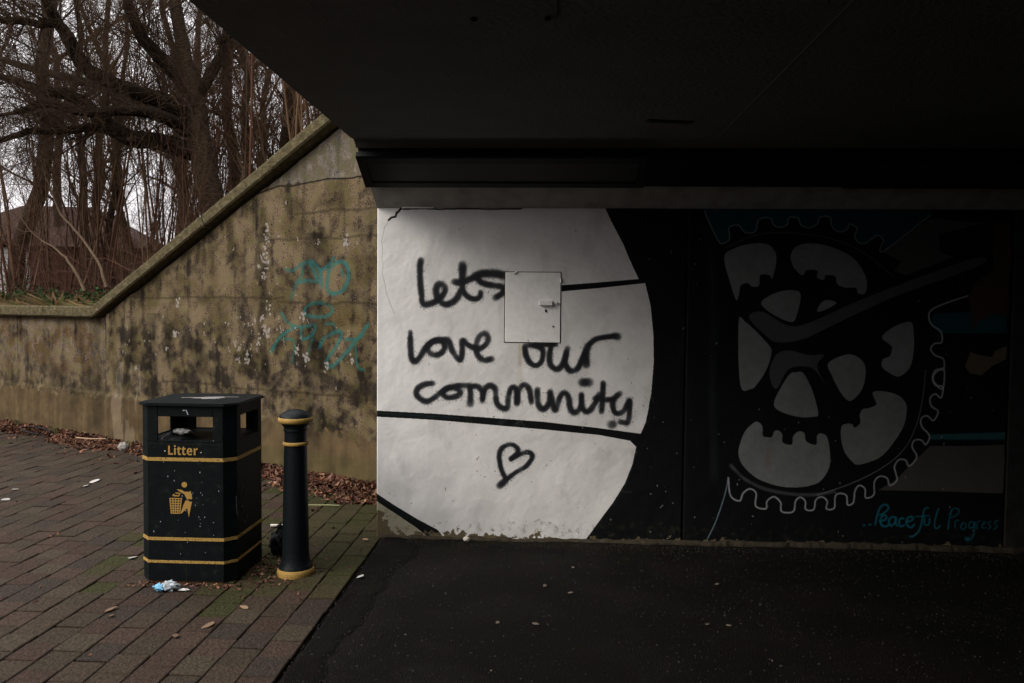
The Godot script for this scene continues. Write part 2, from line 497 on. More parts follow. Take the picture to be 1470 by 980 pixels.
func paint_wing_graffiti():
	wing_stroke([1413,1655, 1344,1780, 1259,1873, 1225,1978, 1158,1983, 1076,1859, 1056,1813, 1192,1826, 1293,1803], 52.699999999999996, TEAL_SPRAY, 0.27)
	wing_stroke([1481,1936, 1378,1916, 1242,1990], 42.5, TEAL_SPRAY, 0.21)
	wing_stroke([1141,2011, 1027,1905, 1010,1754], 51.0, TEAL_SPRAY, 0.27)
	wing_stroke([1027,1911, 913,1960, 842,2027], 46.75, TEAL_SPRAY, 0.30)
	wing_stroke([913,1914, 933,1811, 930,1731, 850,1702, 724,1742, 670,1854, 693,1956, 786,1986, 913,1914], 52.699999999999996, TEAL_SPRAY, 0.33)
	wing_stroke([755,1912, 732,1855], 46.75, TEAL_SPRAY, 0.27)
	wing_stroke([1226,1544, 1175,1597, 1043,1621, 898,1593, 866,1548, 946,1501, 1093,1493, 1209,1509, 1226,1544], 46.75, TEAL_SPRAY, 0.24)
	wing_stroke([1544,1528, 1483,1457, 1362,1400, 1209,1403, 1076,1429], 46.75, TEAL_SPRAY, 0.27)
	wing_stroke([1680,1149, 1625,1224, 1536,1312, 1362,1388], 46.75, TEAL_SPRAY, 0.33)
	wing_stroke([1519,1276, 1397,1279, 1354,1233, 1389,1052], 38.25, TEAL_SPRAY, 0.24)
	wing_stroke([1260,1390, 1260,1284, 1110,1335, 1076,1417], 44.199999999999996, TEAL_SPRAY, 0.27)
	wing_stroke([1110,1300, 1168,1180, 1210,1078], 46.75, TEAL_SPRAY, 0.24)
	wing_stroke([1027,1209, 978,1292, 818,1365, 755,1344, 818,1228, 930,1108, 930,1050, 818,1079, 600,1269, 434,1441], 51.0, TEAL_SPRAY, 0.30)
	wing_stroke([962,1431, 850,1433, 834,1388], 38.25, TEAL_SPRAY, 0.24)
	wing_stroke([708,1300, 569,1304, 478,1363], 42.5, TEAL_SPRAY, 0.24)
	wing_stroke([584,1247, 569,1102, 538,1047, 478,1039], 38.25, TEAL_SPRAY, 0.27)

func noise_bytes(w: int, h: int, freq: float, oct: int, sd: int, squash := 1) -> PackedByteArray:
	var im := noise(freq, oct, sd).get_image(w, maxi(2, h / squash))
	if squash > 1: im.resize(w, h, Image.INTERPOLATE_BILINEAR)
	im.convert(Image.FORMAT_L8)
	return im.get_data()


func mural_texture() -> Texture2D:
	var w := 2048
	var h := int(MURAL_H * MPPM)
	img = Image.create(w, h, false, Image.FORMAT_RGBA8)
	img.fill(BLACK_PAINT)
	paint_mural_shapes()
	# repainted patches, rust weeping below the hatch, hairline cracks
	stroke([-206, 1350, -200, 1250, -206, 1150, -190, 1020], 60, lin(0.5, 0.36, 0.2), 0.05)
	stroke([-206, 1350, -204, 1200], 25, lin(0.45, 0.27, 0.12), 0.10)
	stroke([-800, 850, -780, 700], 90, lin(0.45, 0.40, 0.33), 0.04)
	stroke([-560, 860, -540, 780], 60, lin(0.45, 0.36, 0.28), 0.05)
	stroke([1480, 640, 1476, 540], 50, lin(0.25, 0.16, 0.08), 0.08)
	draw_stroke(to_px([-1022, 2263, -1046, 2234, -1052, 2236, -1060, 2205, -1088, 2201, -1108, 2182]), 3.2, lin(0.02, 0.02, 0.02), 1.0, false, false)
	draw_stroke(to_px([-1108, 2182, -1118, 2155, -1136, 2139, -1142, 2100, -1155, 2045, -1149, 1990, -1153, 1930, -1146, 1879, -1150, 1820, -1130, 1737, -1126, 1700, -1106, 1642, -1090, 1600, -1067, 1547]), 1.0, lin(0.30, 0.29, 0.28), 0.8, false, false)
	draw_stroke(to_px([-1010, 2258, -940, 2259, -880, 2262, -760, 2258, -600, 2262, -400, 2260, -200, 2263]), 2.4, lin(0.05, 0.05, 0.05), 0.9, false, false)
	for i in 60:   # roller overlaps, scuffs and touched-in patches on the white
		var p := Vector2(rng.randf_range(30, 990), rng.randf_range(60, h - 20))
		if img.get_pixelv(p).r < 0.5: continue
		var e := p + Vector2(rng.randfn(0, 30), rng.randfn(0, 90))
		draw_stroke(PackedVector2Array([p, p.lerp(e, 0.5) + Vector2(rng.randfn(0, 12), 0), e]), rng.randf_range(10, 34), lin(0.62, 0.60, 0.57) if i % 3 else lin(0.90, 0.90, 0.92), 0.035)
	for i in 46:
		var p := Vector2(rng.randf_range(30, 960), rng.randf_range(60, h - 20))
		if img.get_pixelv(p).r < 0.5: continue
		var an := rng.randf() * TAU
		var arc := PackedVector2Array()
		var rad := rng.randf_range(20, 90)
		for k in 7: arc.append(p + Vector2.from_angle(an + k * 0.14) * rad)
		draw_stroke(arc, 0.9, lin(0.55, 0.54, 0.52), 0.35, false)
	paint_mural_writing()
	for q in [[-792, 1690, 60, 5.0], [-420, 905, 45, 4.0], [330, 960, 50, 5.0], [440, 880, 70, 5.0], [-60, 1270, 40, 4.0]]:   # short drips
		stroke([q[0], q[1], q[0] + 2, q[1] - q[2]], q[3], SPRAY_BLACK, 0.7)
	for i in 420:   # chips and splashes
		var p := Vector2(rng.randf() * w, rng.randf() * h)
		var c := lin(0.30, 0.29, 0.27) if img.get_pixelv(p).r < 0.3 else lin(0.34, 0.30, 0.24)
		if rng.randf() < 0.6 and p.y > h * 0.55 or rng.randf() < 0.2:
			draw_stroke(PackedVector2Array([p, p + Vector2(rng.randfn(0, 2), rng.randfn(0, 3))]), rng.randf_range(0.8, 2.2), c, 0.8, false, false)
	var a := noise_bytes(w, h, 0.006, 4, 11)
	var b := noise_bytes(w, h, 0.03, 4, 12)
	var f := noise_bytes(w, h, 0.22, 2, 13)
	var d := img.get_data()
	var split := int((0.92 - MURAL_X) * MPPM)
	for y in h:
		var up := MURAL_H - y / MPPM   # metres above the ground
		for x in w:
			var i := y * w + x
			var k := i * 4
			var r := d[k]; var g := d[k + 1]; var bl := d[k + 2]
			var bi := b[i]
			if r > 90:
				var m := 214 + (a[i] >> 4) + (bi >> 5) + (f[i] >> 4)
				if x > split: m -= ((255 - bi) >> 4) + ((255 - f[i]) >> 4)
				r = r * m >> 8; g = g * m >> 8; bl = bl * m >> 8
				if bi > 172 and x < split: g -= 1; bl -= 3
			else:
				var m := 8 if f[i] > 225 else (a[i] + bi) >> 7
				r += m; g += m; bl += m
			if up < 0.34:
				var lim := 0.014 + (bi - 128) * 0.00045 + (a[i] - 128) * 0.0003 + maxf(0.0, (90 - x) * 0.0018)
				if up < lim:
					var q := 0.55 + f[i] * 0.0022
					r = int(112 * q); g = int(101 * q); bl = int(78 * q)
				elif up < lim + 0.09 and f[i] + bi > 325:
					r = (r + 70) >> 1; g = (g + 66) >> 1; bl = (bl + 50) >> 1
			d[k] = mini(r, 255); d[k + 1] = mini(g, 255); d[k + 2] = mini(bl, 255)
	return ImageTexture.create_from_image(Image.create_from_data(w, h, false, Image.FORMAT_RGBA8, d))


func wing_texture() -> Texture2D:
	var w := int(9.0 * WPPM)
	var h := int(3.6 * WPPM)
	var A := noise_bytes(w, h, 0.009, 4, 21)
	var B := noise_bytes(w, h, 0.035, 4, 22)
	var F := noise_bytes(w, h, 0.25, 3, 23)
	var S := noise_bytes(w, h, 0.032, 4, 24, 9)
	var G := noise_bytes(w, h, 0.013, 5, 25)
	var d := PackedByteArray()
	d.resize(w * h * 4)
	# dark water streaks: [s, half width, from, to, strength]
	var runs := [[1.12, 0.085, 0.2, 2.26, 0.62], [1.0, 0.05, 1.9, 2.3, 0.4], [1.80, 0.05, 0.7, 2.34, 0.66], [2.02, 0.10, 0.9, 1.6, 0.35], [3.55, 0.10, 0.7, 1.5, 0.55], [3.3, 0.05, 0.9, 1.4, 0.5], [4.02, 0.05, 0.1, 1.2, 0.35], [4.62, 0.09, 0.0, 1.4, 0.45], [5.1, 0.09, 0.15, 0.7, 0.4], [0.45, 0.05, 0.8, 2.2, 0.35], [2.75, 0.12, 0.7, 1.2, 0.5], [0.15, 0.10, 0.6, 1.3, 0.4]]
	for y in h:
		var up := 3.6 - y / WPPM
		for x in w:
			var i := y * w + x
			var s := x / WPPM
			var a := A[i] / 255.0
			var b := B[i] / 255.0
			var f := F[i] / 255.0
			var st := S[i] / 255.0
			var g := G[i] / 255.0
			var t := clampf((a - 0.3) * 2.4, 0, 1)
			var cr := lerpf(0.325, 0.195, t)
			var cg := lerpf(0.250, 0.146, t)
			var cb := lerpf(0.155, 0.074, t)
			var top := 1.43 + 0.469 * maxf(0.0, 4.48 - s)
			var floor_y := 0.56 + (b - 0.5) * 0.24 + (f - 0.5) * 0.05
			if s < 1.8: floor_y -= (1.8 - s) * 0.08
			var into := clampf((floor_y - up) * 18.0, 0, 1)   # rendered plinth, smoother and browner
			var dark := clampf((g + (b - 0.5) * 0.5 + (f - 0.5) * 0.25 - 0.46) * 2.6, 0, 1) * 0.5
			if s < 4.2: dark = maxf(dark, clampf((g + b * 0.45 + (f - 0.5) * 0.3 - 0.53) * 2.4, 0, 1) * 0.78 * smoothstep(1.75, 1.2, up))
			else: dark = maxf(dark, clampf((g + (b - 0.5) * 0.4 + (1.0 - up) * 0.5 - 0.45) * 2.2, 0, 1) * 0.6)
			dark += clampf((st + (b - 0.5) * 0.5 - 0.55) * 3.0, 0, 1) * 0.30 + clampf((st + (a - 0.5) * 0.8 - 0.5) * 3.0, 0, 1) * 0.34 * smoothstep(top - 0.55, top - 0.1, up)
			if f < 0.40: dark += 0.42 * clampf((b - 0.25) * 3.0, 0, 1)
			dark += (f - 0.5) * -0.45 + (st - 0.5) * 0.14
			if up > 2.72 + (b - 0.5) * 0.06:   # paler top lift
				var pale := clampf((b + g - 0.95) * 3.0, 0, 1)
				cr = lerpf(0.23, 0.40, pale); cg = lerpf(0.195, 0.365, pale); cb = lerpf(0.14, 0.31, pale)
				dark *= 0.7
			if s > 4.45 and up > 0.75:
				var salt := clampf((f + b - 1.10) * 4.0, 0, 1) * clampf((up - 0.7) * 3.0, 0, 1)
				cr = lerpf(cr, 0.46, salt); cg = lerpf(cg, 0.41, salt); cb = lerpf(cb, 0.35, salt)
				if a > 0.55: cg *= 0.86; cb *= 0.82
			elif f > 0.68 and b > 0.45:
				cr += 0.10; cg += 0.09; cb += 0.072
			var yx := (s - 0.62) / 0.34
			var yy := (up - 1.46) / 0.13
			var yel := clampf(1.2 - yx * yx - yy * yy, 0, 1) * clampf((b - 0.3) * 3.0, 0, 1) * clampf((f - 0.2) * 3.0, 0, 1)
			cr = lerpf(cr, 0.32, yel * 0.6); cg = lerpf(cg, 0.22, yel * 0.6); cb = lerpf(cb, 0.05, yel * 0.6)
			dark = clampf(dark, 0, 0.88)
			cr *= 1.0 - dark; cg *= 1.0 - dark; cb *= 1.0 - dark * 0.97
			var mossy := clampf((0.46 - b) * 5.0 + (a - 0.5), 0, 1) * 0.5
			cr *= 1.0 - mossy * 0.22; cb *= 1.0 - mossy * 0.35
			if into > 0.0:
				var m := 0.62 + 0.45 * st + 0.30 * (f - 0.5) + 0.5 * (g - 0.5)
				if floor_y - up < 0.035 and b > 0.5: m *= 1.3
				var tint := 0.90 if up < 0.25 and s < 2.4 else 1.0
				cr = lerpf(cr, (0.20 + a * 0.05) * m * tint, into); cg = lerpf(cg, (0.143 + a * 0.04) * m, into); cb = lerpf(cb, (0.073 + a * 0.02) * m * tint, into)
			for q in runs:
				var e: float = absf(s - q[0] + (a - 0.5) * 0.16) / q[1]
				if e < 1.6 and up > q[2] and up < q[3]:
					var m: float = 1.0 - q[4] * clampf(1.6 - e, 0, 1) * clampf((up - q[2]) * 5.0, 0, 1) * (0.55 + b * 0.7)
					cr *= m; cg *= m; cb *= m
			if s > 3.75 and s < 4.3 and up < 0.95 and st > 0.55:   # lime runs
				cr += 0.09; cg += 0.085; cb += 0.075
			d[i * 4] = int(pow(clampf(cr, 0, 1), 0.4545) * 255.0)
			d[i * 4 + 1] = int(pow(clampf(cg, 0, 1), 0.4545) * 255.0)
			d[i * 4 + 2] = int(pow(clampf(cb, 0, 1), 0.4545) * 255.0)
			d[i * 4 + 3] = 255
	img = Image.create_from_data(w, h, false, Image.FORMAT_RGBA8, d)
	var black := lin(0.03, 0.026, 0.018)
	for l in [[0.0, 1.35, 2.44], [0.0, 1.85, 2.205], [1.5, 4.0, 1.665], [0.0, 1.6, 1.62], [0.0, 3.4, 0.78]]:
		var p := PackedVector2Array()
		for k in 14:
			p.append(Vector2(lerpf(l[0], l[1], k / 13.0) * WPPM, (3.6 - l[2] + rng.randfn(0, 0.008)) * WPPM))
		draw_stroke(p, 3.0, black, 0.22, true)
	var crack := PackedVector2Array()
	for q in [[2.11, 2.62], [1.85, 2.66], [1.57, 2.715], [1.4, 2.70], [1.19, 2.714], [0.93, 2.73], [0.7, 2.715], [0.5, 2.716], [0.2, 2.72]]:
		crack.append(Vector2(q[0] * WPPM, (3.6 - q[1]) * WPPM))
	draw_stroke(crack, 2.0, black, 0.9, false, false)
	paint_wing_graffiti()
	var spots := [1.734, 2.341, 1.735, 2.209, 1.845, 1.98, 1.786, 1.88, 1.716, 2.011, 1.035, 2.171, 0.69, 2.165, 1.244, 1.488, 1.769, 1.38, 2.126, 1.167, 2.023, 1.116, 1.337, 1.163, 1.199, 1.104, 0.93, 1.053, 0.63, 1.11, 3.122, 1.606, 3.31, 1.124, 3.869, 0.889, 3.175, 1.276, 1.718, 1.581, 1.75, 2.1, 1.78, 2.03, 1.8, 1.48, 1.72, 1.33, 1.85, 1.25, 2.2, 1.2, 2.05, 1.05]
	for k in range(0, spots.size(), 2):
		lichen(spots[k], spots[k + 1], rng.randf_range(0.022, 0.04), 9)
	for k in 110:
		lichen(rng.randfn(1.75, 0.28) if k % 2 else rng.randf_range(0.5, 4.2), rng.randf_range(1.0, 1.5) if k % 3 else rng.randf_range(0.8, 2.6), rng.randf_range(0.008, 0.02), 4)
	for k in 160:   # blow holes
		var p := Vector2(rng.randf_range(0.1, 4.4) * WPPM, (3.6 - rng.randf_range(0.7, 2.7)) * WPPM)
		draw_stroke(PackedVector2Array([p, p + Vector2(1, 0)]), rng.randf_range(0.8, 1.7), black, 0.9, false, false)
	return ImageTexture.create_from_image(img)


func lichen(s: float, up: float, r: float, n: int) -> void:
	for k in n:
		var p := Vector2((s + rng.randfn(0, r * 0.5)) * WPPM, (3.6 - up + rng.randfn(0, r * 0.8)) * WPPM)
		draw_stroke(PackedVector2Array([p, p + Vector2(0.5, 0.5)]), r * WPPM * rng.randf_range(0.25, 0.5), lin(0.52, 0.49, 0.46), 0.85, false, false)
	if r > 0.02:
		var p := Vector2((s + rng.randfn(0, r * 0.4)) * WPPM, (3.6 - up) * WPPM)
		draw_stroke(PackedVector2Array([p, p + Vector2(0.5, 0.5)]), 1.2, lin(0.16, 0.14, 0.11), 0.8, false, false)


func asphalt_texture() -> Texture2D:
	var n := 1024
	var a := noise_bytes(n, n, 0.008, 4, 31)
	var b := noise_bytes(n, n, 0.05, 3, 32)
	var f := noise_bytes(n, n, 0.15, 4, 33)
	var d := PackedByteArray()
	d.resize(n * n * 3)
	for i in n * n:
		var m := 150 + (a[i] >> 3) + (b[i] >> 3)
		if f[i] > 172: m += 85
		elif f[i] > 150: m += 20
		elif f[i] < 96: m -= 85
		elif f[i] < 115: m -= 30
		m = mini(m, 250)
		d[i * 3] = m; d[i * 3 + 1] = m - 3; d[i * 3 + 2] = m - 8
	var im := Image.create_from_data(n, n, false, Image.FORMAT_RGB8, d)
	return ImageTexture.create_from_image(im)

func main_tree_limbs() -> Array:
	return [
		[[26,24,21,19,17,14,12,10,8], [Vector3(-4.65, 2.57, -5.60), Vector3(-4.78, 3.22, -5.60), Vector3(-4.89, 3.74, -5.60), Vector3(-4.93, 4.19, -5.60), Vector3(-4.98, 4.51, -5.60), Vector3(-5.10, 5.00, -5.60), Vector3(-5.19, 5.48, -5.60), Vector3(-5.27, 5.99, -5.60), Vector3(-5.32, 6.44, -5.60)]],
		[[12,11,9,7,5], [Vector3(-4.99, 4.51, -5.60), Vector3(-5.28, 4.87, -5.50), Vector3(-5.51, 5.13, -5.30), Vector3(-5.59, 5.43, -5.10), Vector3(-5.66, 5.82, -5.00)]],
		[[13,12,11,10,9,8,7,5], [Vector3(-5.07, 4.26, -5.60), Vector3(-5.31, 4.37, -5.40), Vector3(-5.61, 4.42, -5.10), Vector3(-5.85, 4.52, -4.80), Vector3(-5.98, 4.64, -4.60), Vector3(-6.03, 4.89, -4.40), Vector3(-6.09, 5.03, -4.30), Vector3(-6.20, 5.31, -4.20)]],
		[[6,5,4.5,4,3], [Vector3(-6.07, 5.03, -4.30), Vector3(-6.23, 5.00, -4.20), Vector3(-6.43, 4.99, -4.10), Vector3(-6.62, 4.97, -4.00), Vector3(-6.90, 5.01, -3.90)]],
		[[14,13,12,10,8,7,5,3], [Vector3(-4.98, 3.71, -5.60), Vector3(-5.26, 3.78, -5.30), Vector3(-5.56, 3.78, -5.00), Vector3(-5.73, 3.89, -4.80), Vector3(-5.98, 4.17, -4.50), Vector3(-6.25, 4.21, -4.30), Vector3(-6.53, 4.28, -4.10), Vector3(-6.87, 4.38, -4.00)]],
		[[9,8,7,6,4], [Vector3(-4.92, 4.51, -5.60), Vector3(-4.78, 4.83, -5.70), Vector3(-4.67, 5.12, -5.80), Vector3(-4.62, 5.48, -5.90), Vector3(-4.52, 5.88, -6.00)]],
		[[10,9,8,7,6,5,3], [Vector3(-5.11, 4.13, -5.60), Vector3(-5.72, 4.36, -5.90), Vector3(-6.40, 4.68, -6.20), Vector3(-6.94, 4.90, -6.40), Vector3(-7.72, 5.10, -6.60), Vector3(-8.60, 5.38, -6.80), Vector3(-9.31, 5.63, -7.00)]],
		[[9,8,7,6,5,3], [Vector3(-5.11, 4.00, -5.60), Vector3(-5.11, 4.05, -5.00), Vector3(-5.34, 4.05, -4.60), Vector3(-5.72, 3.95, -4.30), Vector3(-6.12, 4.01, -4.10), Vector3(-6.40, 3.85, -3.90)]],
		[[7,6,5,4,3], [Vector3(-5.56, 3.78, -5.00), Vector3(-5.77, 3.83, -4.60), Vector3(-6.11, 3.72, -4.30), Vector3(-6.36, 3.67, -4.10), Vector3(-6.65, 3.54, -4.00)]],
	]

func _ready() -> void:
	rng.seed = 7
	# camera
	cam = Camera3D.new()
	cam.name = "camera"
	cam.position = Vector3(0, 1.6, 5.443)
	cam.rotation_order = EULER_ORDER_YXZ
	cam.rotation_degrees = Vector3(-2.47, 2.72, 0.54)
	cam.fov = 46.17
	cam.near = 0.05
	cam.far = 900.0
	add_child(cam)
	# overcast sky, brighter overhead
	var sky_mat := ProceduralSkyMaterial.new()
	sky_mat.sky_top_color = lin(0.95, 0.95, 0.98)
	sky_mat.sky_horizon_color = lin(0.30, 0.284, 0.292)
	sky_mat.sky_curve = 1.0
	sky_mat.sky_energy_multiplier = 1.0
	sky_mat.ground_bottom_color = Color(0.12, 0.11, 0.10)
	sky_mat.ground_horizon_color = Color(0.30, 0.29, 0.29)
	sky_mat.sun_angle_max = 1.0
	var sky := Sky.new()
	sky.sky_material = sky_mat
	var env := Environment.new()
	env.background_mode = Environment.BG_SKY
	env.sky = sky
	env.background_energy_multiplier = 3.7
	env.ambient_light_source = Environment.AMBIENT_SOURCE_SKY
	env.tonemap_mode = Environment.TONE_MAPPER_LINEAR
	env.tonemap_exposure = 1.0
	env.sdfgi_enabled = true
	env.ssao_enabled = true
	env.ssil_enabled = true
	var we := WorldEnvironment.new()
	we.name = "overcast_sky"
	we.environment = env
	add_child(we)
	var sun := DirectionalLight3D.new()
	sun.name = "veiled_sun"
	sun.light_energy = 0.75
	sun.light_angular_distance = 28.0
	sun.light_color = Color(1.0, 0.97, 0.93)
	sun.shadow_enabled = true
	add_child(sun)
	sun.look_at_from_position(Vector3.ZERO, Vector3(0.68, -0.60, -0.42))

	wing_frame = Transform3D(Basis(Vector3(0.8655, 0, 0.5009), Vector3.UP, Vector3(-0.5009, 0, 0.8655)), Vector3(-1.2, 0, -1.22))
	make_materials()
	build_ground()
	build_underpass()
	build_wing_wall()
	build_embankment()
	build_house()
	build_surroundings()
	build_trees()
	build_bin()
	build_bollard()
	build_small_things()


func make_materials() -> void:
	var grime := ramp_tex("grime", 0.012, 5, 41, [[0.0, lin(0.55, 0.53, 0.5)], [0.5, lin(0.85, 0.84, 0.82)], [1.0, lin(1, 1, 1)]])
	var rough_bump := bump_tex("rough", 0.05, 4, 42, 6.0)
	var fine_bump := bump_tex("fine", 0.12, 3, 43, 4.0)
	var roller := bump_tex("roller", 0.06, 3, 44, 5.0)
	M.concrete = mat(lin(0.20, 0.19, 0.17), 0.9, grime, fine_bump, 0.7, 0.5)
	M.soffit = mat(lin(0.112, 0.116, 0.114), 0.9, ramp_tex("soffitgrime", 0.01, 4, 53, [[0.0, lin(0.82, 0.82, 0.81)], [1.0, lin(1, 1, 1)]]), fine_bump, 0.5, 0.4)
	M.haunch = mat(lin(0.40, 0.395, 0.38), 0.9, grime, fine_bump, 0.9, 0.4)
	M.black_metal = mat(lin(0.008, 0.009, 0.010), 0.45, null, fine_bump, 0.8, 0.15)
	M.dark_lens = mat(lin(0.02, 0.02, 0.019), 0.35)
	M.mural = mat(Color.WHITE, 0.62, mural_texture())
	M.mural.uv1_triplanar = false
	M.mural.texture_repeat = false
	M.mural.metallic_specular = 0.22
	M.mural.heightmap_enabled = false
	M.panel_dark = mat(lin(0.03, 0.03, 0.03), 0.8, grime, roller, 1.0, 0.3)
	M.white_paint = mat(lin(0.83, 0.82, 0.815), 0.6, ramp_tex("paintgrime", 0.02, 4, 45, [[0.0, lin(0.86, 0.86, 0.86)], [1.0, lin(1, 1, 1)]]), roller, 1.6, 0.12)
	M.wing = mat(lin(0.45, 0.43, 0.42), 0.93, wing_texture())
	M.wing.uv1_triplanar = false
	M.wing.texture_repeat = false
	var stone := ramp_tex("stone", 0.02, 5, 46, [[0.0, lin(0.07, 0.065, 0.045)], [0.42, lin(0.15, 0.135, 0.09)], [0.6, lin(0.19, 0.165, 0.10)], [0.8, lin(0.26, 0.235, 0.17)], [1.0, lin(0.38, 0.36, 0.31)]])
	M.coping = mat(lin(0.46, 0.43, 0.36), 0.95, stone, rough_bump, 1.3, 1.0)
	M.joint = mat(lin(0.016, 0.014, 0.009), 1.0, null, fine_bump, 1.0, 0.5)
	var paver_mottle := ramp_tex("pavermottle", 0.03, 5, 47, [[0.0, lin(0.5, 0.5, 0.5)], [0.5, lin(0.82, 0.82, 0.82)], [1.0, lin(1.12, 1.08, 1.05)]])
	M.pavers = []
	for c in [[0.047, 0.034, 0.024], [0.044, 0.029, 0.022], [0.052, 0.035, 0.026], [0.036, 0.028, 0.022], [0.052, 0.040, 0.028], [0.041, 0.032, 0.022]]:
		M.pavers.append(mat(lin(c[0], c[1], c[2]), 0.85, paver_mottle, rough_bump, 1.7, 0.8))
	M.mossy = []
	for c in [[0.040, 0.036, 0.017], [0.046, 0.039, 0.020], [0.036, 0.036, 0.014]]:
		M.mossy.append(mat(lin(c[0], c[1], c[2]), 0.95, paver_mottle, rough_bump, 1.7, 0.8))
	M.paver_field = mat(Color.WHITE, 0.85, paver_mottle, rough_bump, 1.7, 0.8)
	M.paver_field.vertex_color_use_as_albedo = true
	M.asphalt = mat(Color.WHITE, 0.9, asphalt_texture(), bump_tex("grit", 0.3, 2, 48, 7.0), 0.8, 0.9)
	M.asphalt.vertex_color_use_as_albedo = true
	M.kerb = mat(lin(0.05, 0.042, 0.031), 0.95, grime, rough_bump, 2.0, 0.8)
	M.soil = mat(lin(0.045, 0.034, 0.023), 1.0, grime, rough_bump, 1.0, 1.0)
	M.bark = mat(lin(0.52, 0.44, 0.36), 0.95, ramp_tex("bark", 0.03, 4, 49, [[0.0, lin(0.022, 0.017, 0.013)], [0.5, lin(0.06, 0.047, 0.036)], [1.0, lin(0.13, 0.10, 0.075)]]), rough_bump, 2.5, 1.2)
	M.bark.uv1_scale = Vector3(4, 1.2, 4)
	M.bark_dark = mat(lin(0.22, 0.18, 0.145), 0.95, tex.bark, rough_bump, 2.0, 1.2)
	M.main_twig = mat(lin(0.048, 0.031, 0.019), 0.95)
	M.twig = mat(lin(0.060, 0.034, 0.019), 0.95)
	M.bark_silver = mat(lin(0.55, 0.47, 0.38), 0.9, ramp_tex("silver", 0.03, 4, 50, [[0.0, lin(0.018, 0.014, 0.010)], [0.45, lin(0.045, 0.036, 0.026)], [0.55, lin(0.10, 0.082, 0.06)], [1.0, lin(0.17, 0.14, 0.105)]]), rough_bump, 2.5, 1.0)
	M.bark_silver.uv1_scale = Vector3(0.8, 4.0, 0.8)
	M.stem = mat(Color.WHITE, 0.95)
	M.stem.vertex_color_use_as_albedo = true
	M.leaf = mat(Color.WHITE, 0.8)
	M.leaf.vertex_color_use_as_albedo = true
	M.bin_paint = mat(Color.WHITE, 0.5, ramp_tex("binscuff", 0.02, 5, 54, [[0.0, lin(0.0042, 0.0058, 0.0064)], [0.62, lin(0.0052, 0.007, 0.0078)], [0.80, lin(0.007, 0.009, 0.0096)], [1.0, lin(0.016, 0.018, 0.0185)]]), fine_bump, 1.2, 0.15)
	M.bin_paint.metallic_specular = 0.16
	M.gold = mat(Color.WHITE, 0.55, ramp_tex("gold", 0.04, 5, 51, [[0.0, lin(0.02, 0.018, 0.012)], [0.23, lin(0.06, 0.042, 0.016)], [0.28, lin(0.30, 0.185, 0.05)], [1.0, lin(0.42, 0.27, 0.085)]]), fine_bump, 3.0, 0.2)
	M.iron = mat(Color.WHITE, 0.4, ramp_tex("iron", 0.05, 5, 52, [[0.0, lin(0.005, 0.007, 0.008)], [0.78, lin(0.007, 0.0095, 0.011)], [0.88, lin(0.03, 0.033, 0.034)], [1.0, lin(0.2, 0.2, 0.19)]]), rough_bump, 3.0, 0.4)
	M.bag = mat(lin(0.008, 0.008, 0.009), 0.35, null, rough_bump, 4.0, 0.8)
	M.rag = mat(lin(0.55, 0.54, 0.52), 0.8)
	M.blue_wrap = mat(lin(0.18, 0.42, 0.62), 0.5)
	M.pale = mat(lin(0.52, 0.49, 0.44), 0.8)
	M.rust = mat(lin(0.10, 0.045, 0.02), 0.95, grime, rough_bump, 3.0, 0.6)


# ---------------------------------------------------------------- ground
func wing_side(p: Vector3) -> Vector2:   # (distance along the wing wall, distance in front of it)
	var q := wing_frame.affine_inverse() * p
	return Vector2(-q.x, q.z)


func on_screen(p: Vector3) -> Vector3:   # pixel and depth
	var q := cam.transform.affine_inverse() * p
	if q.z > -0.1: return Vector3(-1, -1, -1)
	return Vector3(0.5 + q.x / -q.z * 0.7823, 0.5 - q.y / -q.z * 1.1735, -q.z)


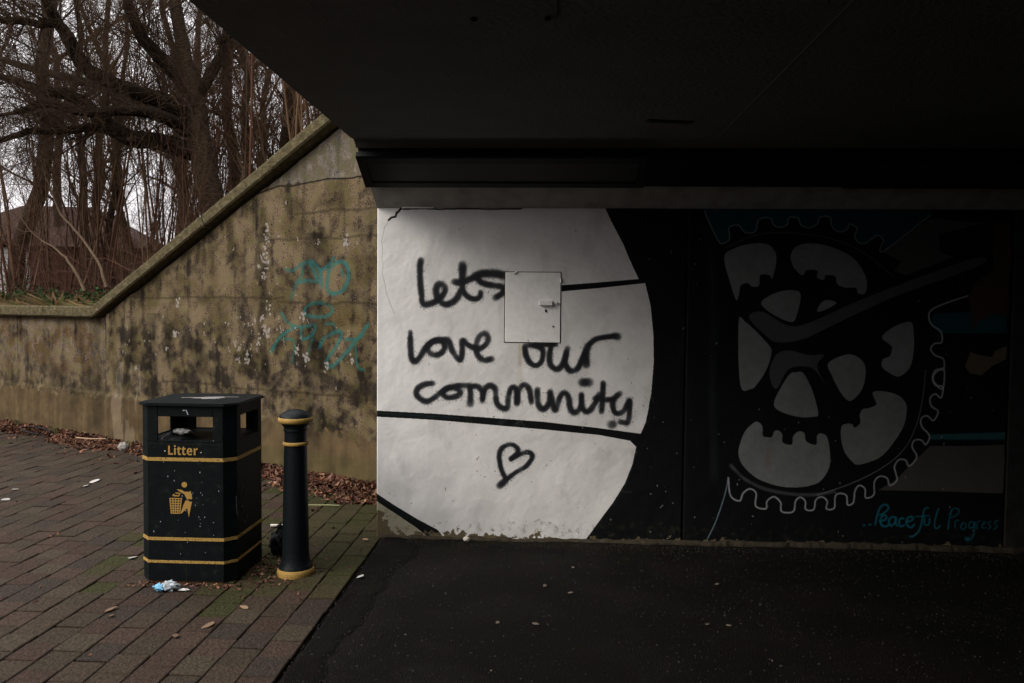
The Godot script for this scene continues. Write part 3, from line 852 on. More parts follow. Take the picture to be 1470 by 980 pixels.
func build_ground() -> void:
	var g := MB.new()
	g.quad(Vector3(-300, -0.08, 300), Vector3(300, -0.08, 300), Vector3(300, -0.08, -300), Vector3(-300, -0.08, -300))
	tag(put("ground", g, M.soil), "", "", "", "structure")
	# paving of small blocks laid in columns that run with the bridge edge
	var pave := Node3D.new()
	pave.name = numbered("pavement")
	add_child(pave)
	tag(pave, "brown block paving, mossy towards the walls", "", "", "structure")
	var bed := MB.new()
	bed.quad(Vector3(-14, -0.022, 9), Vector3(-1.15, -0.022, 9), Vector3(-1.15, -0.022, -9), Vector3(-14, -0.022, -9))
	put("bedding_sand", bed, M.joint, pave)
	var shapes := []
	for k in 3:
		var b := MB.new()
		b.bevel_box(Vector3(0.1567 - 0.0015 * k, 0.05, 0.1828 - 0.0015 * k), Vector3(0, -0.025, 0), 0.0045)
		shapes.append(b)
	var meshes := {}
	var moss := noise(0.9, 3, 61)
	var near := []
	var rest := []
	var col := 0
	var x := -1.155 - 0.08
	while x > -13.0:
		var z := -8.5 + (0.094 if col % 2 else 0.0) + rng.randf_range(-0.012, 0.012)
		while z < 8.6:
			var p := Vector3(x, 0, z)
			var ws := wing_side(p)
			z += 0.188
			if ws.y < 0.02: continue
			if p.z < 0.0 and p.x > -1.2: continue
			var spot := Vector2(p.x, p.z)
			if absf(p.x + 2.0725) < 0.19 and absf(p.z - 0.7525) < 0.14: continue
			var s := on_screen(p)
			var m := moss.get_noise_2d(p.x * 2.0, p.z * 2.0)
			var wet := clampf((p.x + 3.1) * 0.75, 0, 1) * clampf((1.75 - p.z) * 1.3, 0, 1) + clampf(0.5 - ws.y, 0, 1) * 0.4
			var green := wet + m * 0.6 + rng.randfn(0, 0.12) > 0.52
			var basis := Basis.from_euler(Vector3(rng.randfn(0, 0.008), rng.randfn(0, 0.009), rng.randfn(0, 0.008)))
			var xf := Transform3D(basis, p + Vector3(rng.randfn(0, 0.0012), rng.randfn(0, 0.0024), rng.randfn(0, 0.003)))
			var tone: int = rng.randi() % 3 if green else rng.randi() % 6
			var rec := [xf, green, tone, rng.randi() % 3, s.z]
			if s.z > 0 and s.x > -0.02 and s.x < 1.0 and s.y < 1.03 and s.y > 0: near.append(rec)
			else: rest.append(rec)
		x -= 0.1605
		col += 1
	near.sort_custom(func(a, b): return a[4] < b[4])
	for i in near.size():
		var r = near[i]
		if i >= 300:
			rest.append(r)
			continue
		var key := "%s%d%d" % [r[1], r[2], r[3]]
		if not meshes.has(key):
			meshes[key] = shapes[r[3]].mesh(M.mossy[r[2]] if r[1] else M.pavers[r[2]])
		var o := MeshInstance3D.new()
		o.mesh = meshes[key]
		o.transform = r[0]
		o.name = "paver" if i == 0 else "paver_%03d" % i
		pave.add_child(o)
	var places := []
	var colors := []
	for r in rest:
		var c: Color = (M.mossy[r[2]] if r[1] else M.pavers[r[2]]).albedo_color
		places.append(r[0])
		colors.append(c.srgb_to_linear())
	multi("far_pavers", shapes[0].mesh(M.paver_field), places, colors, pave)
	# asphalt under the bridge, with a ragged edge, a sunken seam and gentle hollows
	var xs := [-1.15]
	while xs[-1] < 13.9:
		xs.append(xs[-1] + (0.014 if xs[-1] < -0.5 else (0.045 if xs[-1] < 3.5 else 0.5)))
	var zs := [-0.01]
	while zs[-1] < 8.4:
		zs.append(zs[-1] + (0.03 if zs[-1] < 4.0 else 0.3))
	var wave := noise(0.8, 3, 62)
	var crumb := noise(11.0, 2, 63)
	var a := MB.new()
	for zi in zs.size():
		for xi in xs.size():
			var xx: float = xs[xi]
			var zz: float = zs[zi]
			var seam := -0.93 + wave.get_noise_2d(zz * 1.2, 3.0) * 0.14 + crumb.get_noise_2d(zz * 0.6, 5.0) * 0.015
			var y := -0.002 + wave.get_noise_2d(xx, zz) * 0.008 + crumb.get_noise_2d(xx, zz) * 0.0022
			var dd := absf(xx - seam)
			if dd < 0.03: y -= 0.006 * (1.0 - dd / 0.03)
			if xx < seam: y += 0.004
			if xi == 0: y -= 0.03
			elif xi == 1: y -= 0.012
			var moss_in := clampf(1.0 - zz / 0.55, 0, 1) * clampf(0.5 + wave.get_noise_2d(xx * 3.0, zz * 5.0 + 7.0) * 1.6, 0, 1) * clampf(1.6 - xx, 0, 1)
			var patch := clampf(0.5 + wave.get_noise_2d(xx * 1.6 + 50.0, zz * 1.6) * 1.5, 0, 1)
			var tone := lerpf(0.0085, 0.015, patch)
			if xx < seam + 0.02: tone *= 0.6
			if dd < 0.02: tone *= 0.7
			var c3 := Color(tone * 1.06, tone, tone * 0.93).lerp(Color(0.028, 0.025, 0.012), moss_in * 0.8)
			a.col.append(c3)
			a.vert(Vector3(xx + (crumb.get_noise_2d(zz, 9.0) * 0.012 if xi < 3 else 0.0), y, zz), Vector3.UP)
	var nx := xs.size()
	for zi in zs.size():
		for xi in nx:
			var l := a.v[zi * nx + maxi(xi - 1, 0)]
			var r := a.v[zi * nx + mini(xi + 1, nx - 1)]
			var u := a.v[maxi(zi - 1, 0) * nx + xi]
			var dn := a.v[mini(zi + 1, zs.size() - 1) * nx + xi]
			a.n[zi * nx + xi] = (dn - u).cross(r - l).normalized()
			if zi < zs.size() - 1 and xi < nx - 1:
				var k := zi * nx + xi
				a.idx.append_array(PackedInt32Array([k, k + 1, k + nx, k + 1, k + nx + 1, k + nx]))
	var path := put("asphalt_path", a, M.asphalt)
	tag(path, "dark asphalt under the bridge", "", "", "structure")
	# loose and embedded stones, thicker along the edges
	var chip := MB.new()
	chip.bevel_box(Vector3(1.0, 0.55, 0.8), Vector3.ZERO, 0.28)
	places = []
	colors = []
	for i in 14000:
		var p := Vector3(rng.randf_range(-1.14, 4.2), 0, 3.4 * rng.randf())
		if i % 5 == 0: p.z = 0.06 + absf(rng.randfn(0, 0.10))
		if i % 7 == 0: p.x = -1.14 + absf(rng.randfn(0, 0.14))
		var size := rng.randf_range(0.003, 0.007) + 0.008 * pow(rng.randf(), 6.0)
		p.y = -0.002 + wave.get_noise_2d(p.x, p.z) * 0.008 + size * 0.08
		places.append(Transform3D(Basis.from_euler(Vector3(rng.randf() * 3.0, rng.randf() * TAU, rng.randf() * 3.0)).scaled(Vector3.ONE * size), p))
		var v := 0.012 + 0.035 * rng.randf() * rng.randf() + (0.05 if rng.randf() < 0.006 else 0.0)
		colors.append(Color(v * 1.06, v, v * 0.9))
	multi("loose_grit", chip.mesh(M.leaf), places, colors, path)


# ---------------------------------------------------------------- underpass
func build_underpass() -> void:
	var wall := thing("mural_wall", "painted underpass wall with a white disc, black spray lettering and a gear mural", "wall")
	var joints := [MURAL_X, 0.914, 3.04, 5.2, 7.4, 9.6, 12.2]
	for i in 6:
		var x0: float = joints[i] + (0.006 if i > 0 else 0.0)
		var x1: float = joints[i + 1] - 0.006
		var b := MB.new()
		var h := MURAL_H
		var bev := 0.006
		var uvx := func(xx: float) -> float: return (xx - MURAL_X) * MPPM / 2048.0
		var textured := i < 2
		var f := [Vector3(x0 + bev, 0, 0), Vector3(x1 - bev, 0, 0), Vector3(x1 - bev, h, 0), Vector3(x0 + bev, h, 0)]
		if textured: rendered_face(b, x0, x1, bev)
		else: b.quad(f[0], f[1], f[2], f[3])
		var us: float = uvx.call(x0)
		var ue: float = uvx.call(x1)
		b.quad(Vector3(x0, 0, -bev), f[0], f[3], Vector3(x0, h, -bev), [Vector2(us, 1), Vector2(us, 1), Vector2(us, 0), Vector2(us, 0)])
		b.quad(f[1], Vector3(x1, 0, -bev), Vector3(x1, h, -bev), f[2], [Vector2(ue, 1), Vector2(ue, 1), Vector2(ue, 0), Vector2(ue, 0)])
		b.quad(Vector3(x0, 0, -0.05), Vector3(x0, 0, -bev), Vector3(x0, h, -bev), Vector3(x0, h, -0.05), [Vector2(us, 1), Vector2(us, 1), Vector2(us, 0), Vector2(us, 0)])
		b.quad(Vector3(x1, 0, -bev), Vector3(x1, 0, -0.05), Vector3(x1, h, -0.05), Vector3(x1, h, -bev), [Vector2(ue, 1), Vector2(ue, 1), Vector2(ue, 0), Vector2(ue, 0)])
		put("wall_panel", b, M.mural if textured else M.panel_dark, wall)
	var body := MB.new()
	body.bevel_box(Vector3(13.38, 2.9, 1.25), Vector3(5.506, 1.25, -0.652), 0.002)
	put("abutment", body, M.concrete, wall)
	# hatch: dark gap, door leaf, latch, keyhole
	var gap := MB.new()
	gap.bevel_box(Vector3(0.385, 0.483, 0.004), Vector3(-0.121, 1.5985, 0.0005), 0.0005)
	put("hatch_frame", gap, M.joint, wall)
	var leaf := MB.new()
	leaf.bevel_box(Vector3(0.375, 0.474, 0.010), Vector3(-0.120, 1.598, 0.001), 0.002)
	var door := put("hatch_door", leaf, M.white_paint, wall)
	var latch := MB.new()
	latch.bevel_box(Vector3(0.092, 0.034, 0.024), Vector3(-0.030, 1.628, 0.020), 0.004)
	latch.bevel_box(Vector3(0.03, 0.018, 0.012), Vector3(0.032, 1.628, 0.014), 0.003)
	put("latch", latch, M.white_paint, door)
	var hole := MB.new()
	hole.tube(PackedVector3Array([Vector3(-0.031, 1.576, 0.0085), Vector3(-0.031, 1.576, 0.0105)]), PackedFloat32Array([0.009, 0.009]), 10)
	hole.bevel_box(Vector3(0.011, 0.018, 0.002), Vector3(-0.031, 1.576, 0.0095), 0.0005)
	put("keyhole", hole, M.joint, door)
	var chips := MB.new()
	for q in [[0.02, 1.47, 0.005], [-0.15, 1.375, 0.003]]:
		chips.bevel_box(Vector3(q[2] * 2, q[2] * 2.4, 0.002), Vector3(q[0], q[1], 0.0092), 0.0005)
	put("rust_spot", chips, M.rust, door)
	var hinge := MB.new()
	hinge.tube(PackedVector3Array([Vector3(-0.252, 1.826, 0.012), Vector3(-0.228, 1.838, 0.012)]), PackedFloat32Array([0.006, 0.005]), 7)
	hinge.tube(PackedVector3Array([Vector3(0.066, 1.80, 0.008), Vector3(0.070, 1.77, 0.008)]), PackedFloat32Array([0.006, 0.006]), 7)
	put("hinge", hinge, M.white_paint, door)
	# a loose strip of render at the top corner, and the dirty fillet at the foot
	var strip := MB.new()
	strip.bevel_box(Vector3(0.22, 0.018, 0.014), Vector3(-0.905, 2.272, 0.010), 0.004)
	put("render_strip", strip, M.white_paint, wall)
	var foot := MB.new()
	var fo := noise(1.0, 4, 64)
	var rows := []
	var fx := -1.17
	while fx < 12.0:
		var y := 0.012 + 0.016 * fo.get_noise_1d(fx * 6.0) + clampf((fx - 0.2) * 0.012, 0, 0.018)
		var z := 0.030 + 0.022 * fo.get_noise_1d(fx * 4.0 + 90.0) + 0.008 * fo.get_noise_1d(fx * 19.0)
		rows.append([Vector3(fx, maxf(y, 0.0) + 0.004, -0.001), Vector3(fx, maxf(y, 0.0), z * 0.6), Vector3(fx, maxf(y, 0.0) * 0.4 - 0.002, z), Vector3(fx, -0.03, z + 0.004)])
		fx += 0.025
	for k in rows.size() - 1:
		for q in 3:
			foot.quad(rows[k][q + 1], rows[k + 1][q + 1], rows[k + 1][q], rows[k][q])
	put("mortar_fillet", foot, M.kerb, wall)

	# deck: soffit slabs, chamfer over the wall, edge and upstand
	var deck := thing("bridge_deck", "dark concrete bridge deck that roofs the underpass", "bridge")
	var xf := Transform3D(Basis(Vector3(0, 0, 1), Vector3.UP, Vector3(-1, 0, 0)), Vector3.ZERO)   # polygon (z, y), extruded along -x
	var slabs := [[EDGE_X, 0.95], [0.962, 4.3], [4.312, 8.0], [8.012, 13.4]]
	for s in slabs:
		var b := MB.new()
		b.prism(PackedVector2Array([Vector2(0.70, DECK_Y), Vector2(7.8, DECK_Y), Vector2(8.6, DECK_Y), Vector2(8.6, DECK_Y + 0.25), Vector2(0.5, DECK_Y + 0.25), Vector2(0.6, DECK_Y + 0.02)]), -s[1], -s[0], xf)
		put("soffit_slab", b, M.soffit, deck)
	var top := MB.new()
	top.bevel_box(Vector3(14.585, 0.9, 10.2), Vector3(6.105, DECK_Y + 0.70, 3.6), 0.01)
	put("deck_body", top, M.concrete, deck)
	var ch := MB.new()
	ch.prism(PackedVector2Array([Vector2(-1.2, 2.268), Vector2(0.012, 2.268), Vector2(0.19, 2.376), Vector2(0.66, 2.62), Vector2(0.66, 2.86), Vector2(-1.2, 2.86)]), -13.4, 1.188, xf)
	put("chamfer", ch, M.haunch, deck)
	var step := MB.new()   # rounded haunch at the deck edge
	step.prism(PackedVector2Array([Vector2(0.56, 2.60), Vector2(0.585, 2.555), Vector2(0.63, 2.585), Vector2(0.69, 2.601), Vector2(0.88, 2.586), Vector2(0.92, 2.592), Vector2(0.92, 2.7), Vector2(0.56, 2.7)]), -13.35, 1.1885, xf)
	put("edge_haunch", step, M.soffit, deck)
	var plate := MB.new()   # inspection plate in the soffit
	plate.bevel_box(Vector3(0.31, 0.014, 0.42), Vector3(-0.143, DECK_Y - 0.005, 2.87), 0.003)
	put("inspection_plate", plate, M.soffit, deck)
	for q in [[-0.27, 2.69], [-0.02, 2.69], [-0.27, 3.05], [-0.02, 3.05]]:
		var bolt := MB.new()
		bolt.tube(PackedVector3Array([Vector3(q[0], DECK_Y - 0.02, q[1]), Vector3(q[0], DECK_Y - 0.012, q[1])]), PackedFloat32Array([0.011, 0.012]), 6)
		put("bolt", bolt, M.black_metal, deck)
	for k in 3:   # mortar squeezed out along the slab joint, drip stains beside it
		var lip := MB.new()
		lip.bevel_box(Vector3(0.012, 0.008, 2.4), Vector3(0.956, DECK_Y - 0.001, 1.9 + 2.41 * k), 0.003)
		put("joint_mortar", lip, M.soffit, deck)
	var patch := MB.new()   # spalled patch
	patch.bevel_box(Vector3(0.26, 0.006, 0.06), Vector3(0.62, DECK_Y - 0.001, 1.12), 0.002, Basis(Vector3.UP, 0.2))
	put("patch_repair", patch, M.black_metal, deck)
	# black trunking that follows the chamfer, light fittings on it
	var trunk := thing("cable_trunking", "long black trunking along the top of the mural wall", "trunking")
	var tr := MB.new()
	tr.prism(PackedVector2Array([Vector2(0.20, 2.384), Vector2(0.33, 2.366), Vector2(0.565, 2.485), Vector2(0.555, 2.545), Vector2(0.60, 2.60), Vector2(0.45, 2.60)]), -13.0, 1.183, xf)
	put("trunking_body", tr, M.black_metal, trunk)
	var n := 0
	for span in [[-1.187, 0.575, "black framed strip light over the white disc, its left end at the bridge edge"], [1.80, 3.60, "black framed strip light over the gear mural, deep in the dark"]]:
		var t := thing("strip_light", span[2], "light fitting", Vector3.ZERO, 0.0, "strip lights along the trunking")
		var a := Vector2(0.343, 2.353)
		var c := Vector2(0.600, 2.490)
		var along := (c - a).normalized()
		var out := Vector2(along.y, -along.x)
		var frame := MB.new()
		for bar in [[0.0, 0.045], [(c - a).length() - 0.05, (c - a).length()]]:
			var p0: Vector2 = a + along * bar[0]
			var p1: Vector2 = a + along * bar[1]
			frame.prism(PackedVector2Array([p0, p1, p1 - out * 0.03, p0 - out * 0.03]), -span[1], -span[0], xf)
		for e in [[span[0], span[0] + 0.05], [span[1] - 0.05, span[1]]]:
			var p0: Vector2 = a + along * 0.0455
			var p1: Vector2 = a + along * ((c - a).length() - 0.0505)
			frame.prism(PackedVector2Array([p0, p1, p1 - out * 0.03, p0 - out * 0.03]), -e[1], -e[0], xf)
		put("frame", frame, M.black_metal, t)
		var lens := MB.new()
		var l0: Vector2 = a + along * 0.046 - out * 0.008
		var l1: Vector2 = a + along * ((c - a).length() - 0.051) - out * 0.008
		lens.prism(PackedVector2Array([l0, l1, l1 - out * 0.018, l0 - out * 0.018]), -span[1] + 0.051, -span[0] - 0.051, xf)
		put("lens", lens, M.dark_lens, t)
		var ledge := MB.new()
		ledge.prism(PackedVector2Array([c + along * 0.001, c + along * 0.016 - out * 0.004, c + along * 0.016 - out * 0.035, c + along * 0.001 - out * 0.035]), -span[1], -span[0], xf)
		put("top_lip", ledge, M.black_metal, t)
	# far side and end of the underpass
	var far := MB.new()
	far.bevel_box(Vector3(14.59, 2.95, 0.6), Vector3(6.105, 1.2, 8.3), 0.01)
	tag(put("far_abutment", far, M.panel_dark), "dark wall on the other side of the underpass", "wall")
	var endw := MB.new()
	endw.bevel_box(Vector3(0.5, 2.95, 8.2), Vector3(12.6, 1.2, 4.0), 0.01)
	tag(put("end_wall", endw, M.panel_dark), "dark wall at the far right end of the underpass", "wall")


# hand-floated render under the paint: a fine grid with trowel swells and roller stipple
func rendered_face(b: MB, x0: float, x1: float, bev: float) -> void:
	var n1 := noise(2.6, 4, 65)
	var n2 := noise(34.0, 2, 66)
	var nx := 190
	var ny := 200
	for j in ny:
		for i in nx:
			var x := lerpf(x0 + bev, x1 - bev, i / (nx - 1.0))
			var y := MURAL_H * j / (ny - 1.0)
			var edge := clampf(minf(minf(i, nx - 1 - i), minf(j, ny - 1 - j)) / 3.0, 0, 1)
			if x > -0.34 and x < 0.10 and y > 1.33 and y < 1.87: edge *= 0.25
			b.vert(Vector3(x, y, (n1.get_noise_2d(x, y) * 0.005 + n2.get_noise_2d(x, y) * 0.0011) * edge), Vector3.ZERO, Vector2((x - MURAL_X) * MPPM / 2048.0, 1.0 - y / MURAL_H))
	for j in ny:
		for i in nx:
			var l := b.v[j * nx + maxi(i - 1, 0)]
			var r := b.v[j * nx + mini(i + 1, nx - 1)]
			var d := b.v[maxi(j - 1, 0) * nx + i]
			var u := b.v[mini(j + 1, ny - 1) * nx + i]
			b.n[j * nx + i] = (r - l).cross(u - d).normalized()
			if i < nx - 1 and j < ny - 1:
				var k := j * nx + i
				b.idx.append_array(PackedInt32Array([k, k + nx, k + 1, k + 1, k + nx, k + nx + 1]))


# ---------------------------------------------------------------- retaining wing wall
func wing_top(s: float) -> float:
	return 1.43 + 0.469 * maxf(0.0, 4.48 - s)


func build_wing_wall() -> void:
	var t := thing("wing_wall", "weathered mossy concrete retaining wall with teal graffiti and a sloping top", "wall", wing_frame.origin)
	t.basis = wing_frame.basis
	var b := MB.new()
	var cols := 226
	var rows := 80
	var n1 := noise(1.3, 4, 71)
	var n2 := noise(9.0, 3, 72)
	for c in cols:
		var s := 9.0 * c / (cols - 1.0)
		for r in rows:
			var y := lerpf(-0.1, wing_top(s), r / (rows - 1.0))
			var z := n1.get_noise_2d(s, y) * 0.012 + n2.get_noise_2d(s, y) * 0.005
			if y > 2.72 and s < 2.1: z -= 0.012
			if y < 0.56: z += 0.012
			if s > 3.86 and s < 4.46: z += 0.03 * smoothstep(0.0, 0.06, minf(s - 3.86, 4.46 - s))
			b.vert(Vector3(-s, y, z), Vector3.ZERO, Vector2(s / 9.0, (3.6 - y) / 3.6))
	for c in cols:
		for r in rows:
			var l := b.v[maxi(c - 1, 0) * rows + r]
			var rr := b.v[mini(c + 1, cols - 1) * rows + r]
			var d := b.v[c * rows + maxi(r - 1, 0)]
			var u := b.v[c * rows + mini(r + 1, rows - 1)]
			b.n[c * rows + r] = (l - rr).cross(u - d).normalized()
			if c < cols - 1 and r < rows - 1:
				var k := c * rows + r
				b.idx.append_array(PackedInt32Array([k, k + rows, k + 1, k + 1, k + rows, k + rows + 1]))
	put("wall_face", b, M.wing, t)
	var core := MB.new()
	core.prism(PackedVector2Array([Vector2(0.0, -0.1), Vector2(-9.0, -0.1), Vector2(-9.0, 1.42), Vector2(-4.48, 1.42), Vector2(0.0, 3.52)]), -0.45, -0.02)
	put("wall_core", core, M.concrete, t)
	var flat := [[9.0, 7.9], [7.89, 6.75], [6.74, 5.62], [5.61, 4.56]]
	for f in flat:
		var m := MB.new()
		var len: float = f[0] - f[1]
		m.bevel_box(Vector3(len, 0.130, 0.46), Vector3(-(f[0] + f[1]) * 0.5, 1.498 + rng.randfn(0, 0.003), -0.130 + rng.randfn(0, 0.004)), 0.018)
		put("coping_stone", m, M.coping, t)
	var ang := atan(0.469)
	var dir := Vector3(cos(ang), sin(ang), 0)
	var up := Vector3(-sin(ang), cos(ang), 0)
	var start := Vector3(-4.545, 1.43, 0)
	var run := 0.0
	for len in [1.02, 1.18, 1.10, 1.16, 0.6]:
		var m := MB.new()
		var mid: Vector3 = start + dir * (run + len * 0.5) + up * (0.072 + rng.randfn(0, 0.002))
		m.bevel_box(Vector3(len - 0.008, 0.118, 0.46), mid + Vector3(0, 0, -0.128 + rng.randfn(0, 0.004)), 0.016, Basis(dir, up, Vector3(0, 0, 1)))
		put("coping_stone", m, M.coping, t)
		run += len


# ---------------------------------------------------------------- embankment, plants, house
func bank_height(s: float, back: float) -> float:
	var h := 1.50 + 0.469 * clampf(4.48 - s, 0.0, 4.6) * (1.0 - smoothstep(9.0, 30.0, back) * 0.6)
	return h + 0.05 * sin(s * 1.7 + back * 0.9) * minf(back, 1.0) + minf(back, 3.0) * 0.03


func bank_point(s: float, back: float, lift := 0.0) -> Vector3:
	return wing_frame * Vector3(-s, bank_height(s, back) + lift, -back)


func build_embankment() -> void:
	var b := MB.new()
	var ss := []
	for i in 61: ss.append(lerpf(-14.0, 60.0, pow(i / 60.0, 1.3)) if i > 0 else -14.0)
	var bs := []
	for i in 41: bs.append(0.3 + 120.0 * pow(i / 40.0, 2.6))
	for s in ss:
		for k in bs:
			b.vert(bank_point(s, k), Vector3.UP)
	for i in ss.size() - 1:
		for j in bs.size() - 1:
			var k: int = i * bs.size() + j
			var m: int = k + bs.size()
			b.idx.append_array(PackedInt32Array([k, m, k + 1, k + 1, m, m + 1]))
	tag(put("embankment", b, M.soil), "earth bank behind the retaining wall", "", "", "structure")
	# leaf shape shared by all fallen and growing leaves
	var lf := MB.new()
	lf.tri(Vector3(-0.5, 0, 0), Vector3(0, -0.16, 0.3), Vector3(0.5, 0.02, 0))
	lf.tri(Vector3(-0.5, 0, 0), Vector3(0.5, 0.02, 0), Vector3(0, -0.1, -0.3))
	lf.tri(Vector3(-0.5, 0, 0), Vector3(-0.1, 0.1, 0.34), Vector3(0, -0.16, 0.3))
	var leaf := lf.mesh(M.leaf)
	var tones := [Color(0.10, 0.045, 0.028), Color(0.075, 0.034, 0.022), Color(0.15, 0.07, 0.04), Color(0.05, 0.028, 0.02), Color(0.20, 0.11, 0.07), Color(0.12, 0.06, 0.045)]
	# drift of fallen leaves along the foot of the wall
	var places := []
	var colors := []
	for i in 9000:
		var s := rng.randf_range(-0.1, 8.8)
		var wide := 0.30 + 0.10 * sin(s * 3.1) + 0.06 * sin(s * 7.7) + (0.10 if s < 2.0 else 0.0)
		var u := rng.randf()
		var fr := u * u * wide + 0.01
		var y := rng.randf() * 0.075 * (1.0 - fr / (wide + 0.05)) + 0.006
		if rng.randf() < 0.03: fr += rng.randf() * 0.5; y = 0.006
		var p := wing_frame * Vector3(-s, y, fr)
		if p.x > -1.2 and p.z > -0.02: continue
		var sz := rng.randf_range(0.02, 0.06) + 0.06 * pow(rng.randf(), 4.0)
		places.append(Transform3D(Basis.from_euler(Vector3(rng.randfn(0, 0.6), rng.randf() * TAU, rng.randfn(0, 0.6))).scaled(Vector3(sz, sz, sz)), p))
		var c: Color = tones[rng.randi() % 6]
		colors.append(c * rng.randf_range(0.6, 1.35))
	var ll := multi("fallen_leaves", leaf, places, colors)
	tag(ll, "drift of brown fallen leaves along the foot of the retaining wall", "leaf litter")
	places = []; colors = []
	for i in 520:   # crumbs round the bin and the bollard
		var p := Vector3(rng.randfn(-1.66, 0.13), 0.006, rng.randfn(0.72, 0.20))
		if i % 4 == 0: p = Vector3(rng.randf_range(-2.38, -1.78), 0.006, 1.02 + absf(rng.randfn(0, 0.035)))
		if i % 9 == 0: p = Vector3(rng.randf_range(-4.5, -1.2), 0.006, rng.randf_range(-1.5, 2.5))
		if absf(p.x + 2.0725) < 0.275 and absf(p.z - 0.7525) < 0.255: continue
		var sz := rng.randf_range(0.008, 0.035)
		places.append(Transform3D(Basis.from_euler(Vector3(rng.randfn(0, 0.4), rng.randf() * TAU, rng.randfn(0, 0.4))).scaled(Vector3(sz, sz, sz)), p))
		colors.append((tones[rng.randi() % 6] as Color) * rng.randf_range(0.3, 1.6))
	tag(multi("leaf_crumbs", leaf, places, colors), "crumbled leaves and grit round the litter bin and the bollard", "leaf litter")
	# low growth along the coping: dead leaves, dry and green grass, ivy
	places = []; colors = []
	for i in 7000:
		var s := rng.randf_range(-1.0, 10.5)
		var back := 0.32 + absf(rng.randfn(0, 1.0))
		var sz := rng.randf_range(0.03, 0.08)
		places.append(Transform3D(Basis.from_euler(Vector3(rng.randfn(0, 0.7), rng.randf() * TAU, rng.randfn(0, 0.7))).scaled(Vector3.ONE * sz), bank_point(s, back, rng.randf() * 0.06)))
		colors.append((tones[rng.randi() % 6] as Color) * rng.randf_range(0.5, 1.2))
	for i in 2600:   # ivy in patches
		var s: float = [6.7, 5.9, 4.7, 4.3, 7.5, 5.3][i % 6] + rng.randfn(0, 0.32)
		var sz := rng.randf_range(0.03, 0.07)
		places.append(Transform3D(Basis.from_euler(Vector3(rng.randfn(0.5, 0.6), rng.randf() * TAU, rng.randfn(0, 0.6))).scaled(Vector3.ONE * sz), bank_point(s, 0.35 + absf(rng.randfn(0, 0.35)), rng.randf() * rng.randf() * 0.34)))
		colors.append(Color(0.030, 0.065, 0.022) * rng.randf_range(0.5, 1.5))
	tag(multi("ground_cover", leaf, places, colors), "dead leaves and low ivy behind the coping", "ground cover")
	var bl := MB.new()
	bl.tri(Vector3(-0.003, 0, 0), Vector3(0.003, 0, 0), Vector3(0.002, 0.6, 0.08))
	bl.tri(Vector3(-0.003, 0, 0), Vector3(0.002, 0.6, 0.08), Vector3(0.004, 1.0, 0.28))
	var blade := bl.mesh(M.leaf)
	places = []; colors = []
	for i in 5200:
		var s := rng.randf_range(3.6, 9.5)
		var tuft := 0.5 + 0.5 * sin(s * 5.3) * sin(s * 2.1 + 1.0)
		var h := rng.randf_range(0.05, 0.22) * (0.3 + tuft)
		places.append(Transform3D(Basis.from_euler(Vector3(rng.randfn(0, 0.35), rng.randf() * TAU, rng.randfn(0, 0.35))).scaled(Vector3(0.8, h, h)), bank_point(s, 0.34 + absf(rng.randfn(0, 0.45)))))
		var green := rng.randf() < (0.75 if s < 5.1 else 0.3)
		colors.append((Color(0.05, 0.065, 0.02) if green else Color(0.13, 0.085, 0.04)) * rng.randf_range(0.6, 1.3))
	tag(multi("grass_tufts", blade, places, colors), "dry and green grass tufts along the top of the retaining wall", "grass")


